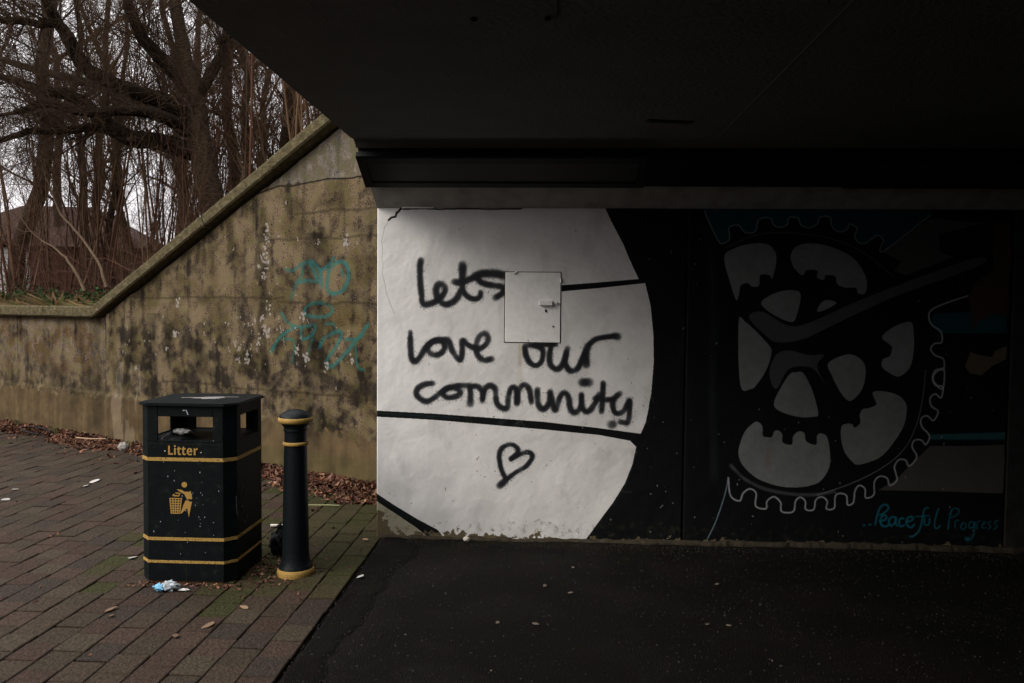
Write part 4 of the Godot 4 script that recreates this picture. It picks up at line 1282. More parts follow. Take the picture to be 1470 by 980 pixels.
func build_house() -> void:
	var brick := mat(lin(0.075, 0.034, 0.024), 0.9, ramp_tex("brickmix", 0.09, 3, 81, [[0.0, lin(0.6, 0.55, 0.55)], [0.5, lin(0.9, 0.9, 0.9)], [1.0, lin(1.2, 1.1, 1.0)]]), M.soil.normal_texture, 1.2, 1.0)
	var tile := mat(lin(0.040, 0.022, 0.018), 0.9, ramp_tex("brickmix", 0, 0, 0, []), M.soil.normal_texture, 1.0, 1.0)
	var white := mat(lin(0.62, 0.60, 0.58), 0.7)
	var glass := mat(lin(0.03, 0.035, 0.04), 0.1)
	var h := thing("brick_house", "red brick house with a hipped roof far behind the bare trees", "house", Vector3(-14.4, 1.5, -17.5), 0.18)
	h.scale = Vector3.ONE * 0.62
	var w := MB.new()
	w.bevel_box(Vector3(9.0, 2.6, 6.0), Vector3(0, 1.3, 0), 0.02)
	put("wall", w, brick, h)
	var r := MB.new()
	var e := [Vector3(-4.9, 2.6, 3.4), Vector3(4.9, 2.6, 3.4), Vector3(4.9, 2.6, -3.4), Vector3(-4.9, 2.6, -3.4)]
	var a := Vector3(-1.6, 4.7, 0)
	var c := Vector3(1.6, 4.7, 0)
	r.quad(e[0], e[1], c, a); r.quad(e[2], e[3], a, c); r.tri(e[1], e[2], c); r.tri(e[3], e[0], a); r.quad(e[3], e[2], e[1], e[0])
	put("roof", r, tile, h)
	for x in [-3.4, 2.6]:
		var f := MB.new()
		f.bevel_box(Vector3(1.3, 1.2, 0.08), Vector3(x, 1.5, 3.02), 0.01)
		var win := put("window", f, mat(lin(0.10, 0.07, 0.055), 0.7), h)
		for k in 2:
			var p := MB.new()
			p.bevel_box(Vector3(0.52, 1.0, 0.02), Vector3(x - 0.3 + 0.6 * k, 1.5, 3.065), 0.003)
			put("pane", p, glass, win)
	# white boarded garage at the left
	var g := thing("white_garage", "white boarded garage left of the brick house, behind the branches", "garage", Vector3(-14.5, 1.45, -12.6), 0.35)
	g.scale = Vector3.ONE * 0.65
	for k in 11:
		var p := MB.new()
		p.bevel_box(Vector3(5.2, 0.19, 0.05), Vector3(0, 0.12 + k * 0.2, 0.0), 0.012)
		put("board", p, white, g)
	var core := MB.new()
	core.bevel_box(Vector3(5.0, 2.25, 3.0), Vector3(0, 1.12, -1.53), 0.02)
	put("wall", core, white, g)
	var gr := MB.new()
	gr.bevel_box(Vector3(5.6, 0.14, 3.6), Vector3(0, 2.38, -1.4), 0.02)
	put("roof", gr, tile, g)


func build_surroundings() -> void:
	# what stands round the open left side: the matching retaining wall across the path, its bank, a hedge along the far end
	var t := thing("facing_wall", "plain concrete retaining wall across the path from the mossy one", "wall")
	var w := MB.new()
	var out := wing_frame.basis.x * -1.0
	var along := Vector3(out.x, 0, -out.z)
	var start := Vector3(-1.2, 0, 8.6)
	var xf := Transform3D(Basis(along, Vector3.UP, along.cross(Vector3.UP)), start)
	w.prism(PackedVector2Array([Vector2(0, -0.1), Vector2(12, -0.1), Vector2(12, 1.5), Vector2(4.5, 1.5), Vector2(0, 3.5)]), -0.4, 0.0, xf)
	put("wall_face", w, M.concrete, t)
	var b := MB.new()
	b.prism(PackedVector2Array([Vector2(-2, -0.1), Vector2(26, -0.1), Vector2(26, 1.5), Vector2(4.5, 1.5), Vector2(0, 3.4), Vector2(-2, 3.4)]), -22.0, -0.42, xf)
	tag(put("facing_bank", b, M.soil), "earth bank behind the facing wall", "", "", "structure")
	var lf := MB.new()
	lf.tri(Vector3(-0.5, 0, 0), Vector3(0, -0.16, 0.3), Vector3(0.5, 0.02, 0))
	lf.tri(Vector3(-0.5, 0, 0), Vector3(0.5, 0.02, 0), Vector3(0, -0.1, -0.3))
	var places := []
	var colors := []
	for i in 9000:
		var p := Vector3(-17.0 + rng.randfn(0, 0.7), 0, rng.randf_range(-6.0, 16.0))
		p.y = rng.randf() * (4.3 + 0.7 * sin(p.z * 0.9))
		places.append(Transform3D(Basis.from_euler(Vector3(rng.randf() * TAU, rng.randf() * TAU, 0)).scaled(Vector3.ONE * rng.randf_range(0.15, 0.4)), p))
		colors.append(Color(0.035, 0.055, 0.025) * rng.randf_range(0.5, 1.4))
	tag(multi("evergreen_hedge", lf.mesh(M.leaf), places, colors), "tall dark evergreen hedge where the path turns away to the left", "hedge")


# ---------------------------------------------------------------- trees
func grow(mb: MB, from: Vector3, dir: Vector3, length: float, radius: float, depth: int, bend := 0.16, lift := 0.10, sides := 4) -> void:
	var steps := 5 if depth > 1 else (4 if depth == 1 else 3)
	var pts := PackedVector3Array([from])
	var rad := PackedFloat32Array([radius])
	var d := dir.normalized()
	var p := from
	for i in steps:
		d = (d + Vector3(rng.randfn(0, bend), rng.randfn(lift * 0.5, bend), rng.randfn(0, bend))).normalized()
		p += d * length / steps
		pts.append(p)
		rad.append(maxf(radius * (1.0 - 0.75 * (i + 1.0) / steps), 0.0014))
		if depth > 0:
			var kids := 2 if depth == 1 else 3
			for k in kids:
				if rng.randf() < 0.85:
					var side := d.cross(Vector3(rng.randfn(), rng.randfn(), rng.randfn())).normalized()
					var kd := (d * rng.randf_range(0.5, 1.0) + side * rng.randf_range(0.5, 1.0) + Vector3(0, lift, 0)).normalized()
					grow(mb, p - d * rng.randf() * length / steps, kd, length * rng.randf_range(0.32, 0.55), maxf(rad[i + 1] * 0.55, 0.0022), depth - 1, bend * 1.1, lift, 3)
	mb.tube(pts, rad, sides)


func spline(pts: Array, radii: Array, mb: MB, sides: int) -> PackedVector3Array:
	var out := PackedVector3Array()
	var rr := PackedFloat32Array()
	for i in pts.size() - 1:
		var a: Vector3 = pts[maxi(i - 1, 0)]
		var d: Vector3 = pts[mini(i + 2, pts.size() - 1)]
		for k in 4:
			var t := k / 4.0
			out.append((pts[i] as Vector3).cubic_interpolate(pts[i + 1], a, d, t) + Vector3(rng.randfn(0, 0.006), rng.randfn(0, 0.006), rng.randfn(0, 0.006)))
			rr.append(lerpf(radii[i], radii[i + 1], t) * 0.01 * rng.randf_range(0.94, 1.06))
	out.append(pts[-1]); rr.append(radii[-1] * 0.01)
	mb.tube(out, rr, sides)
	return out


func build_trees() -> void:
	# the big spreading tree
	var t := thing("spreading_tree", "big bare tree with a ringed trunk and long dark limbs over the wall", "tree")
	var twigs := MB.new()
	var limbs := main_tree_limbs()
	for i in limbs.size():
		var mb := MB.new()
		var pts: Array = limbs[i][1]
		if i == 0:
			pts = [pts[0] + Vector3(0.08, -1.1, 0.05)] + pts
			limbs[i][0] = ([30] + limbs[i][0]).map(func(q): return q * 0.74)
		var line := spline(pts, limbs[i][0], mb, 12 if i == 0 else 8)
		put("trunk" if i == 0 else "limb", mb, M.bark_silver if i == 0 else M.bark_dark, t)
		var n := 16 if i == 0 else 22
		for k in n:
			var f := rng.randf_range(0.35 if i == 0 else 0.15, 1.0)
			var j := int(f * (line.size() - 2))
			var along := (line[j + 1] - line[j]).normalized()
			var side := along.cross(Vector3(rng.randfn(), rng.randfn(), rng.randfn())).normalized()
			var dir := (along * 0.6 + side + Vector3(-0.25, 0.12, 0.0)).normalized()
			grow(twigs, line[j], dir, rng.randf_range(0.5, 1.7), rng.randf_range(0.004, 0.014), 2, 0.17, 0.06)
		grow(twigs, line[-1], (line[-1] - line[-3]).normalized(), 1.4, limbs[i][0][-1] * 0.008, 2)
	tag(put("twigs", twigs, M.main_twig, t), "", "", "", "stuff")
	# bare trees behind: four grown once, the rest copies
	var makes := []
	for k in 4:
		var tr := MB.new()
		var tw := MB.new()
		var pts := PackedVector3Array()
		var rad := PackedFloat32Array()
		var p := Vector3.ZERO
		var h := 9.0 + k * 0.8
		for i in 13:
			pts.append(p)
			rad.append((0.085 + 0.012 * k) * pow(1.0 - i / 13.0, 0.8) + 0.008)
			if i > 2:
				for b in 2:
					var an := rng.randf() * TAU
					grow(tw, p, Vector3(cos(an), rng.randf_range(0.5, 1.3), sin(an)), rng.randf_range(1.2, 2.6) * (1.15 - i / 16.0), rad[i] * 0.38, 2, 0.15, 0.15)
			p += Vector3(rng.randfn(0, 0.10) + 0.05 * (k - 1.5), h / 13.0, rng.randfn(0, 0.10))
		tr.tube(pts, rad, 9)
		makes.append([tr.mesh(M.bark), tw.mesh(M.twig)])
	var spots := [[22, 13.0, 1.5, 0], [128, 16.0, 0.9, 1], [150, 19.0, 1.0, 2], [92, 22.0, 1.1, 3], [193, 15.5, 0.95, 0], [172, 13.0, 0.6, 2], [335, 13.0, 0.9, 3], [352, 16.0, 1.0, 0], [374, 12.5, 0.85, 1], [418, 12.0, 0.8, 3], [447, 13.5, 0.9, 0], [308, 18.0, 1.05, 1], [250, 21.0, 1.1, 2], [-30, 15.0, 1.1, 1], [470, 11.5, 0.75, 2], [272, 15.0, 0.8, 3]]
	var inv := wing_frame.affine_inverse()
	for i in spots.size():
		var q = spots[i]
		var ray := cam.basis * Vector3((q[0] - 735.0) / 1150.0, 0, -1.0)
		var at: Vector3 = cam.position + ray * (q[1] / -ray.z * 1.0)
		var l := inv * at
		at.y = bank_height(-l.x, maxf(-l.z, 0.4)) - 0.1
		var label := "slender bare tree standing among the stems behind the retaining wall"
		var grp := "slender bare trees on the bank"
		if i == 0:
			label = "bare tree with a straight dark trunk in front of the white garage"
			grp = ""
		elif i == 5:
			label = "small bare tree nearest the kink in the wall coping, left of the spreading tree"
			grp = ""
		var tree := thing("bare_tree", label, "tree", at, rng.randf() * TAU, grp)
		tree.scale = Vector3.ONE * q[2]
		tree.rotation.x = rng.randfn(0, 0.04)
		tree.rotation.z = rng.randfn(0, 0.05)
		put_mesh("trunk", makes[q[3]][0], tree)
		var cr := put_mesh("twigs", makes[q[3]][1], tree)
		cr.set_meta("kind", "stuff")
	# thicket of upright stems: a few shapes, many copies
	var saplings := []
	for k in 5:
		var mb := MB.new()
		var h := 2.6 + k * 0.55
		for stem in 1 + k % 2:
			var pts := PackedVector3Array()
			var rad := PackedFloat32Array()
			var p := Vector3(stem * 0.07, 0, 0)
			var lean := Vector3(rng.randfn(0, 0.10), 0, rng.randfn(0, 0.10))
			for i in 9:
				pts.append(p)
				rad.append(lerpf(0.017, 0.003, i / 8.0))
				p += (Vector3.UP + lean + Vector3(rng.randfn(0, 0.05), 0, rng.randfn(0, 0.05))) * h / 8.0
				if i > 1:
					for b in 2:
						var an := rng.randf() * TAU
						grow(mb, p, Vector3(cos(an), rng.randf_range(0.8, 2.0), sin(an)), rng.randf_range(0.35, 0.9), 0.0045, 1, 0.14, 0.2, 3)
			mb.tube(pts, rad, 5)
		saplings.append(mb.mesh(M.stem))
	var stem_tones := [Color(0.066, 0.036, 0.021), Color(0.085, 0.050, 0.029), Color(0.05, 0.029, 0.018), Color(0.11, 0.072, 0.042), Color(0.075, 0.036, 0.023)]
	for k in 5:
		var places := []
		var colors := []
		for i in 150:
			var s := rng.randf_range(-3.5, 4.4)
			var back := 0.5 + 7.5 * pow(rng.randf(), 0.9)
			if i % 3 == 0: s = rng.randf_range(4.4, 9.5)
			if s > 3.3 and s < 4.4 and rng.randf() < 0.3: continue
			var sc := rng.randf_range(0.75, 1.3)
			var scr := on_screen(bank_point(s, back))
			if scr.x > 0.0 and scr.x < 0.225 and scr.z < 11.4: sc *= 0.42
			places.append(Transform3D(Basis.from_euler(Vector3(rng.randfn(0, 0.06), rng.randf() * TAU, rng.randfn(0, 0.06))).scaled(Vector3.ONE * sc), bank_point(s, back, -0.05)))
			colors.append((stem_tones[rng.randi() % 5] as Color) * rng.randf_range(0.7, 1.3))
		tag(multi("stem_thicket", saplings[k], places, colors), "thicket of thin upright brown stems behind the sloping coping", "thicket", "thicket stems on the bank")
	# arching brambles and leaning stems near the kink
	var br := MB.new()
	for i in 520:
		var s := rng.randf_range(3.4, 10.0)
		var back := rng.randf_range(0.4, 5.0)
		grow(br, bank_point(s, back), Vector3(rng.randfn(-0.3, 0.6), rng.randf_range(0.5, 1.6), rng.randfn(0, 0.6)), rng.randf_range(0.8, 1.9), rng.randf_range(0.004, 0.009), 1, 0.2, -0.05, 3)
	tag(put("brambles", br, mat(lin(0.085, 0.043, 0.03), 0.9)), "tangle of reddish arching brambles behind the level coping", "brambles", "", "stuff")
	var poles := [[[[152, 412, 9.5], [140, 375, 9.6], [108, 330, 9.8], [84, 300, 10.0], [66, 255, 10.2]], "pale leaning stem that curves up to the left behind the coping"], [[[122, 418, 9.6], [105, 385, 9.7], [90, 365, 9.8], [60, 345, 9.9]], "short pale stem leaning left near the kink of the coping"]]
	for q in poles:
		var mb := MB.new()
		var pts := []
		for p in q[0]:
			var ray := cam.basis * Vector3((p[0] - 735.0) / 1150.0, -(p[1] - 490.0) / 1150.0, -1.0)
			pts.append(cam.position + ray * (p[2] / -ray.z))
		grow(mb, pts[-1], pts[-1] - pts[-2], 1.1, 0.008, 2, 0.15, 0.1)
		spline(pts, [2.0, 1.7, 1.4, 1.1, 0.7].slice(0, pts.size()), mb, 7)
		tag(put("leaning_stem", mb, mat(lin(0.12, 0.085, 0.055), 0.9, null, M.soil.normal_texture, 3.0)), q[1], "stem")


# ---------------------------------------------------------------- litter bin
func octagon(hx: float, hz: float, c: float) -> PackedVector2Array:
	return PackedVector2Array([Vector2(-hx + c, -hz), Vector2(hx - c, -hz), Vector2(hx, -hz + c), Vector2(hx, hz - c), Vector2(hx - c, hz), Vector2(-hx + c, hz), Vector2(-hx, hz - c), Vector2(-hx, -hz + c)])


func build_bin() -> void:
	var t := thing("litter_bin", "black litter bin with gold bands and a gold litter sign", "litter bin", Vector3(-2.068, 0, 0.7525))
	var lay := Transform3D(Basis(Vector3(1, 0, 0), Vector3(0, 0, -1), Vector3(0, 1, 0)), Vector3.ZERO)
	var hx := 0.277
	var hz := 0.2525
	var c := 0.058
	var body := MB.new()
	body.prism(octagon(hx, hz, c), 0.012, 0.815, lay)
	put("body", body, M.bin_paint, t)
	var plinth := MB.new()
	plinth.prism(octagon(hx - 0.006, hz - 0.006, c), -0.01, 0.0115, lay)
	put("plinth", plinth, M.rust, t)
	# hood: corner plates, jambs and rails round four openings
	for sx in [-1.0, 1.0]:
		for sz in [-1.0, 1.0]:
			var p := MB.new()
			p.bevel_box(Vector3(c * 1.414 + 0.004, 0.205, 0.010), Vector3(sx * (hx - c * 0.5 - 0.004), 0.9185, sz * (hz - c * 0.5 - 0.004)), 0.002, Basis(Vector3.UP, sx * sz * PI / 4))
			put("corner_post", p, M.bin_paint, t)
	for side in 4:
		var turn := Basis(Vector3.UP, side * PI / 2)
		var half := (hx if side % 2 == 0 else hz) - c
		var reach := hz if side % 2 == 0 else hx
		var open := half - 0.060
		var f := MB.new()
		for s in [-1.0, 1.0]:
			f.bevel_box(Vector3(0.058, 0.205, 0.010), turn * Vector3(s * (half - 0.030), 0.9185, reach - 0.005), 0.002, turn)
		f.bevel_box(Vector3(open * 2.0 + 0.001, 0.062, 0.0095), turn * Vector3(0, 0.990, reach - 0.005), 0.002, turn)
		f.bevel_box(Vector3(open * 2.0 + 0.001, 0.006, 0.014), turn * Vector3(0, 0.8185, reach - 0.006), 0.002, turn)
		put("opening_frame", f, M.bin_paint, t)
	var lid := MB.new()
	lid.prism(octagon(hx + 0.019, hz + 0.017, c + 0.006), 1.0215, 1.030, lay)
	lid.prism(octagon(hx + 0.009, hz + 0.009, c + 0.002), 1.0301, 1.036, lay)
	put("lid", lid, M.bin_paint, t)
	var n := noise(9.0, 3, 91)
	var smear := MB.new()   # dried splash on the lid
	var sp := PackedVector2Array()
	for k in 26:
		var an := TAU * k / 26
		sp.append(Vector2(0.02 + cos(an) * 0.085 * (1.0 + 0.6 * n.get_noise_1d(k * 9.0)), 0.02 + sin(an) * 0.05 * (1.0 + 0.7 * n.get_noise_1d(k * 13.0 + 50))))
	smear.prism(sp, 1.0362, 1.0372, lay)
	smear.bevel_box(Vector3(0.24, 0.001, 0.018), Vector3(-0.03, 1.0367, -0.05), 0.0003, Basis(Vector3.UP, 0.35))
	smear.bevel_box(Vector3(0.10, 0.001, 0.012), Vector3(0.13, 1.0367, -0.08), 0.0003, Basis(Vector3.UP, 0.1))
	put("dried_splash", smear, mat(lin(0.20, 0.195, 0.19), 0.7), t)
	for y in [[0.704, 0.724], [0.246, 0.264], [0.115, 0.130]]:
		var b := MB.new()
		b.prism(octagon(hx + 0.0025, hz + 0.0025, c), y[0], y[1], lay)
		put("gold_band", b, M.gold, t)
	var seam := MB.new()
	seam.bevel_box(Vector3(0.004, 0.10, 0.002), Vector3(0.004, 0.062, hz + 0.0005), 0.0005)
	put("door_seam", seam, M.joint, t)
	var seam2 := MB.new()
	seam2.bevel_box(Vector3(0.43, 0.003, 0.002), Vector3(0, 0.80, hz + 0.0005), 0.0005)
	put("hood_seam", seam2, M.joint, t)
	for s in [-1.0, 1.0]:
		var r := MB.new()
		r.tube(PackedVector3Array([Vector3(-0.012 + s * 0.105, 0.757 - 0.003 * s, hz), Vector3(-0.012 + s * 0.105, 0.757 - 0.003 * s, hz + 0.003), Vector3(-0.012 + s * 0.105, 0.757 - 0.003 * s, hz + 0.0035)]), PackedFloat32Array([0.0045, 0.004, 0.0001]), 8)
		put("rivet", r, M.pale, t)
	# lettering
	var gold_flat := mat(lin(0.33, 0.195, 0.052), 0.55)
	var font := SystemFont.new()
	font.font_names = PackedStringArray(["Droid Sans"])
	font.font_weight = 700
	var tm := TextMesh.new()
	tm.text = "Litter"
	tm.font = font
	tm.font_size = 64
	tm.pixel_size = 0.0012
	tm.depth = 0.002
	tm.material = gold_flat
	var letters := put_mesh("lettering", tm, t)
	var box := tm.get_aabb()
	letters.scale = Vector3(0.171 / maxf(box.size.x, 0.01), 0.056 / maxf(box.size.y, 0.01), 1)
	letters.position = Vector3(-0.013, 0.767, hz + 0.001) - Vector3(box.get_center().x * letters.scale.x, box.get_center().y * letters.scale.y, 0)
	# litter pictogram: figure, basket, falling paper
	var to := func(q: Array) -> Vector2: return Vector2((220.0 + q[0] / 12.25 - 262.0) / 246.5 - 0.0095, 0.485 - (680.0 + q[1] / 12.25 - 716.5) / 249.0)
	var fig := MB.new()
	for shape in [[[390, 272], [470, 280], [520, 312], [610, 315], [635, 295], [662, 420], [650, 446], [600, 438], [575, 455], [545, 400], [525, 355], [440, 312]], [[565, 462], [620, 484], [660, 490], [645, 540], [600, 760], [575, 612], [560, 606], [470, 700], [455, 690], [510, 540], [538, 478]]]:
		var pp := PackedVector2Array()
		for q in shape: pp.append(to.call(q))
		fig.prism(pp, hz + 0.0005, hz + 0.002)
	var head := PackedVector2Array()
	for k in 18: head.append(to.call([525 + 49 * cos(TAU * k / 18), 190 + 49 * sin(TAU * k / 18)]))
	fig.prism(head, hz + 0.0005, hz + 0.002)
	var sign := put("sign_figure", fig, gold_flat, t)
	var bas := MB.new()
	for k in 5:
		var x0 := lerpf(268, 472, k / 4.0)
		var x1 := lerpf(292, 440, k / 4.0)
		var pp := PackedVector2Array()
		for q in [[x0 - 9, 430], [x0 + 9, 430], [x1 + 9, 700], [x1 - 9, 700]]: pp.append(to.call(q))
		bas.prism(pp, hz + 0.0005, hz + 0.0019)
	for k in 7:
		var y := lerpf(436, 694, k / 6.0)
		var f := (y - 430) / 270.0
		var pp := PackedVector2Array()
		for q in [[lerpf(262, 286, f), y - 8], [lerpf(478, 446, f), y - 8], [lerpf(478, 446, f), y + 8], [lerpf(262, 286, f), y + 8]]: pp.append(to.call(q))
		bas.prism(pp, hz + 0.0005, hz + 0.0021)
	put("sign_basket", bas, gold_flat, t)
	var pap := MB.new()
	var ring := [[310, 375], [345, 350], [350, 365], [335, 372], [420, 378], [432, 355], [370, 345], [365, 328], [455, 338], [432, 398], [330, 396]]
	var pq := PackedVector2Array()
	for q in ring: pq.append(to.call(q))
	pap.prism(pq, hz + 0.0005, hz + 0.002)
	put("sign_paper", pap, gold_flat, t)
	# paint chips and scratches on the front and corner
	var chip := MB.new()
	for i in 44:
		var x := rng.randfn(0.08, 0.07) if i % 3 else rng.randf_range(-0.2, 0.2)
		var y := rng.randf_range(0.28, 0.66) if i % 4 else rng.randf_range(0.03, 0.98)
		if absf(x) > 0.205 or (y > 0.81 and absf(x) < 0.15 and y < 0.965): continue
		var s := rng.randf_range(0.0012, 0.0042)
		chip.bevel_box(Vector3(s, s * rng.randf_range(0.8, 2.6), 0.0012), Vector3(x, y, hz + 0.0004), 0.0003)
	chip.bevel_box(Vector3(0.006, 0.03, 0.0012), Vector3(0.012, 0.985, hz + 0.0004), 0.0003, Basis(Vector3(0, 0, 1), 0.4))
	chip.bevel_box(Vector3(0.012, 0.006, 0.0012), Vector3(-0.006, 0.995, hz + 0.0004), 0.0003)
	var cp := put("paint_chips", chip, mat(lin(0.30, 0.36, 0.38), 0.6), t)
	cp.set_meta("kind", "stuff")
	# faint scratched tag on the right side
	var scr := MB.new()
	for line in [[[0.20, 0.66], [0.16, 0.60], [0.19, 0.55], [0.14, 0.52], [0.18, 0.48], [0.10, 0.53], [0.08, 0.46], [0.13, 0.40], [0.17, 0.45], [0.10, 0.38], [0.06, 0.42], [0.04, 0.34], [0.09, 0.31]], [[0.21, 0.50], [0.20, 0.40], [0.17, 0.33]]]:
		var pts := PackedVector3Array()
		for q in line: pts.append(Vector3(hx + 0.0005, q[1], q[0]))
		var rr := PackedFloat32Array()
		rr.resize(pts.size()); rr.fill(0.0022)
		scr.tube(pts, rr, 4)
	put("scratched_tag", scr, mat(lin(0.06, 0.062, 0.062), 0.7), t)
	# what is inside
	var bag := thing("bin_bag", "black bin liner bulging inside the openings of the litter bin", "bag", Vector3(-2.0725, 0.812, 0.7525))
	put("bag_film", blob(Vector3(0.10, 0.05, 0.10), 92, 0.3, Vector3(-0.09, -0.010, 0.12)), M.bag, bag)
	tag(put("white_rag", blob(Vector3(0.048, 0.014, 0.03), 93, 0.9, Vector3(-2.135, 0.860, 0.905)), M.rag), "crumpled white tissue lying on the bag inside the litter bin", "tissue")


func blob(size: Vector3, sd: int, rough: float, at := Vector3.ZERO) -> MB:
	var mb := MB.new()
	var n := noise(1.6, 4, sd)
	var U := 22
	var V := 14
	for j in V + 1:
		for i in U + 1:
			var th := PI * j / V
			var ph := TAU * (i % U) / U
			var d := Vector3(sin(th) * cos(ph), cos(th), sin(th) * sin(ph))
			var p := d * (1.0 + rough * n.get_noise_3dv(d * 1.3))
			mb.vert(at + p * size, (d / size).normalized())
	for j in V:
		for i in U:
			var k := j * (U + 1) + i
			mb.idx.append_array(PackedInt32Array([k, k + U + 1, k + 1, k + 1, k + U + 1, k + U + 2]))
	for k in mb.v.size():   # facet the folds
		var i := k % (U + 1)
		var j := k / (U + 1)
		var a := mb.v[j * (U + 1) + (i + 1) % U] - mb.v[j * (U + 1) + (i - 1 + U) % U]
		var b := mb.v[mini(j + 1, V) * (U + 1) + i] - mb.v[maxi(j - 1, 0) * (U + 1) + i]
		var c := a.cross(b)
		if c.length_squared() > 1e-14:
			c = c.normalized()
			mb.n[k] = c if c.dot(mb.n[k]) > 0 else -c
	return mb


func build_bollard() -> void:
	var t := thing("bollard", "black cast iron bollard with gold rings and a domed top", "bollard", Vector3(-1.50, 0, 0.79))
	var V := func(a: Array) -> Array: return a.map(func(q): return Vector2(q[0], q[1]))
	var b := MB.new()
	b.lathe(V.call([[0.106, -0.02], [0.109, 0.004], [0.110, 0.020], [0.106, 0.034], [0.099, 0.040]]))
	put("base_ring", b, M.gold, t)
	var s := MB.new()
	s.lathe(V.call([[0.100, 0.036], [0.100, 0.044], [0.094, 0.056], [0.085, 0.075], [0.0795, 0.105], [0.0775, 0.14], [0.0735, 0.40], [0.0675, 0.70], [0.0655, 0.774]]))
	put("shaft", s, M.iron, t)
	var r := MB.new()
	r.lathe(V.call([[0.066, 0.771], [0.073, 0.773], [0.0765, 0.781], [0.0735, 0.790], [0.066, 0.793]]))
	put("collar_ring", r, M.gold, t)
	var nk := MB.new()
	nk.lathe(V.call([[0.0645, 0.790], [0.064, 0.83], [0.064, 0.853], [0.069, 0.856], [0.070, 0.864], [0.066, 0.870], [0.070, 0.882], [0.080, 0.897], [0.092, 0.908]]))
	put("neck", nk, M.iron, t)
	var hr := MB.new()
	hr.lathe(V.call([[0.090, 0.905], [0.098, 0.910], [0.1015, 0.922], [0.099, 0.934], [0.092, 0.9385]]))
	put("head_ring", hr, M.gold, t)
	var d := MB.new()
	d.lathe(V.call([[0.0945, 0.936], [0.091, 0.945], [0.080, 0.959], [0.062, 0.971], [0.040, 0.979], [0.018, 0.983], [0.0001, 0.984]]))
	put("dome", d, M.iron, t)


# ---------------------------------------------------------------- litter and small things
func flake(size: float, sd: int) -> MB:
	var mb := MB.new()
	var n := noise(1.0, 2, sd)
	var p := PackedVector2Array()
	for k in 9:
		var an := TAU * k / 9
		p.append(Vector2(cos(an) * size, sin(an) * size * 0.55) * (1.0 + 0.5 * n.get_noise_1d(k * 7.0)))
	mb.prism(p, 0.0, 0.0025, Transform3D(Basis(Vector3(1, 0, 0), Vector3(0, 0, -1), Vector3(0, 1, 0)), Vector3.ZERO))
	return mb


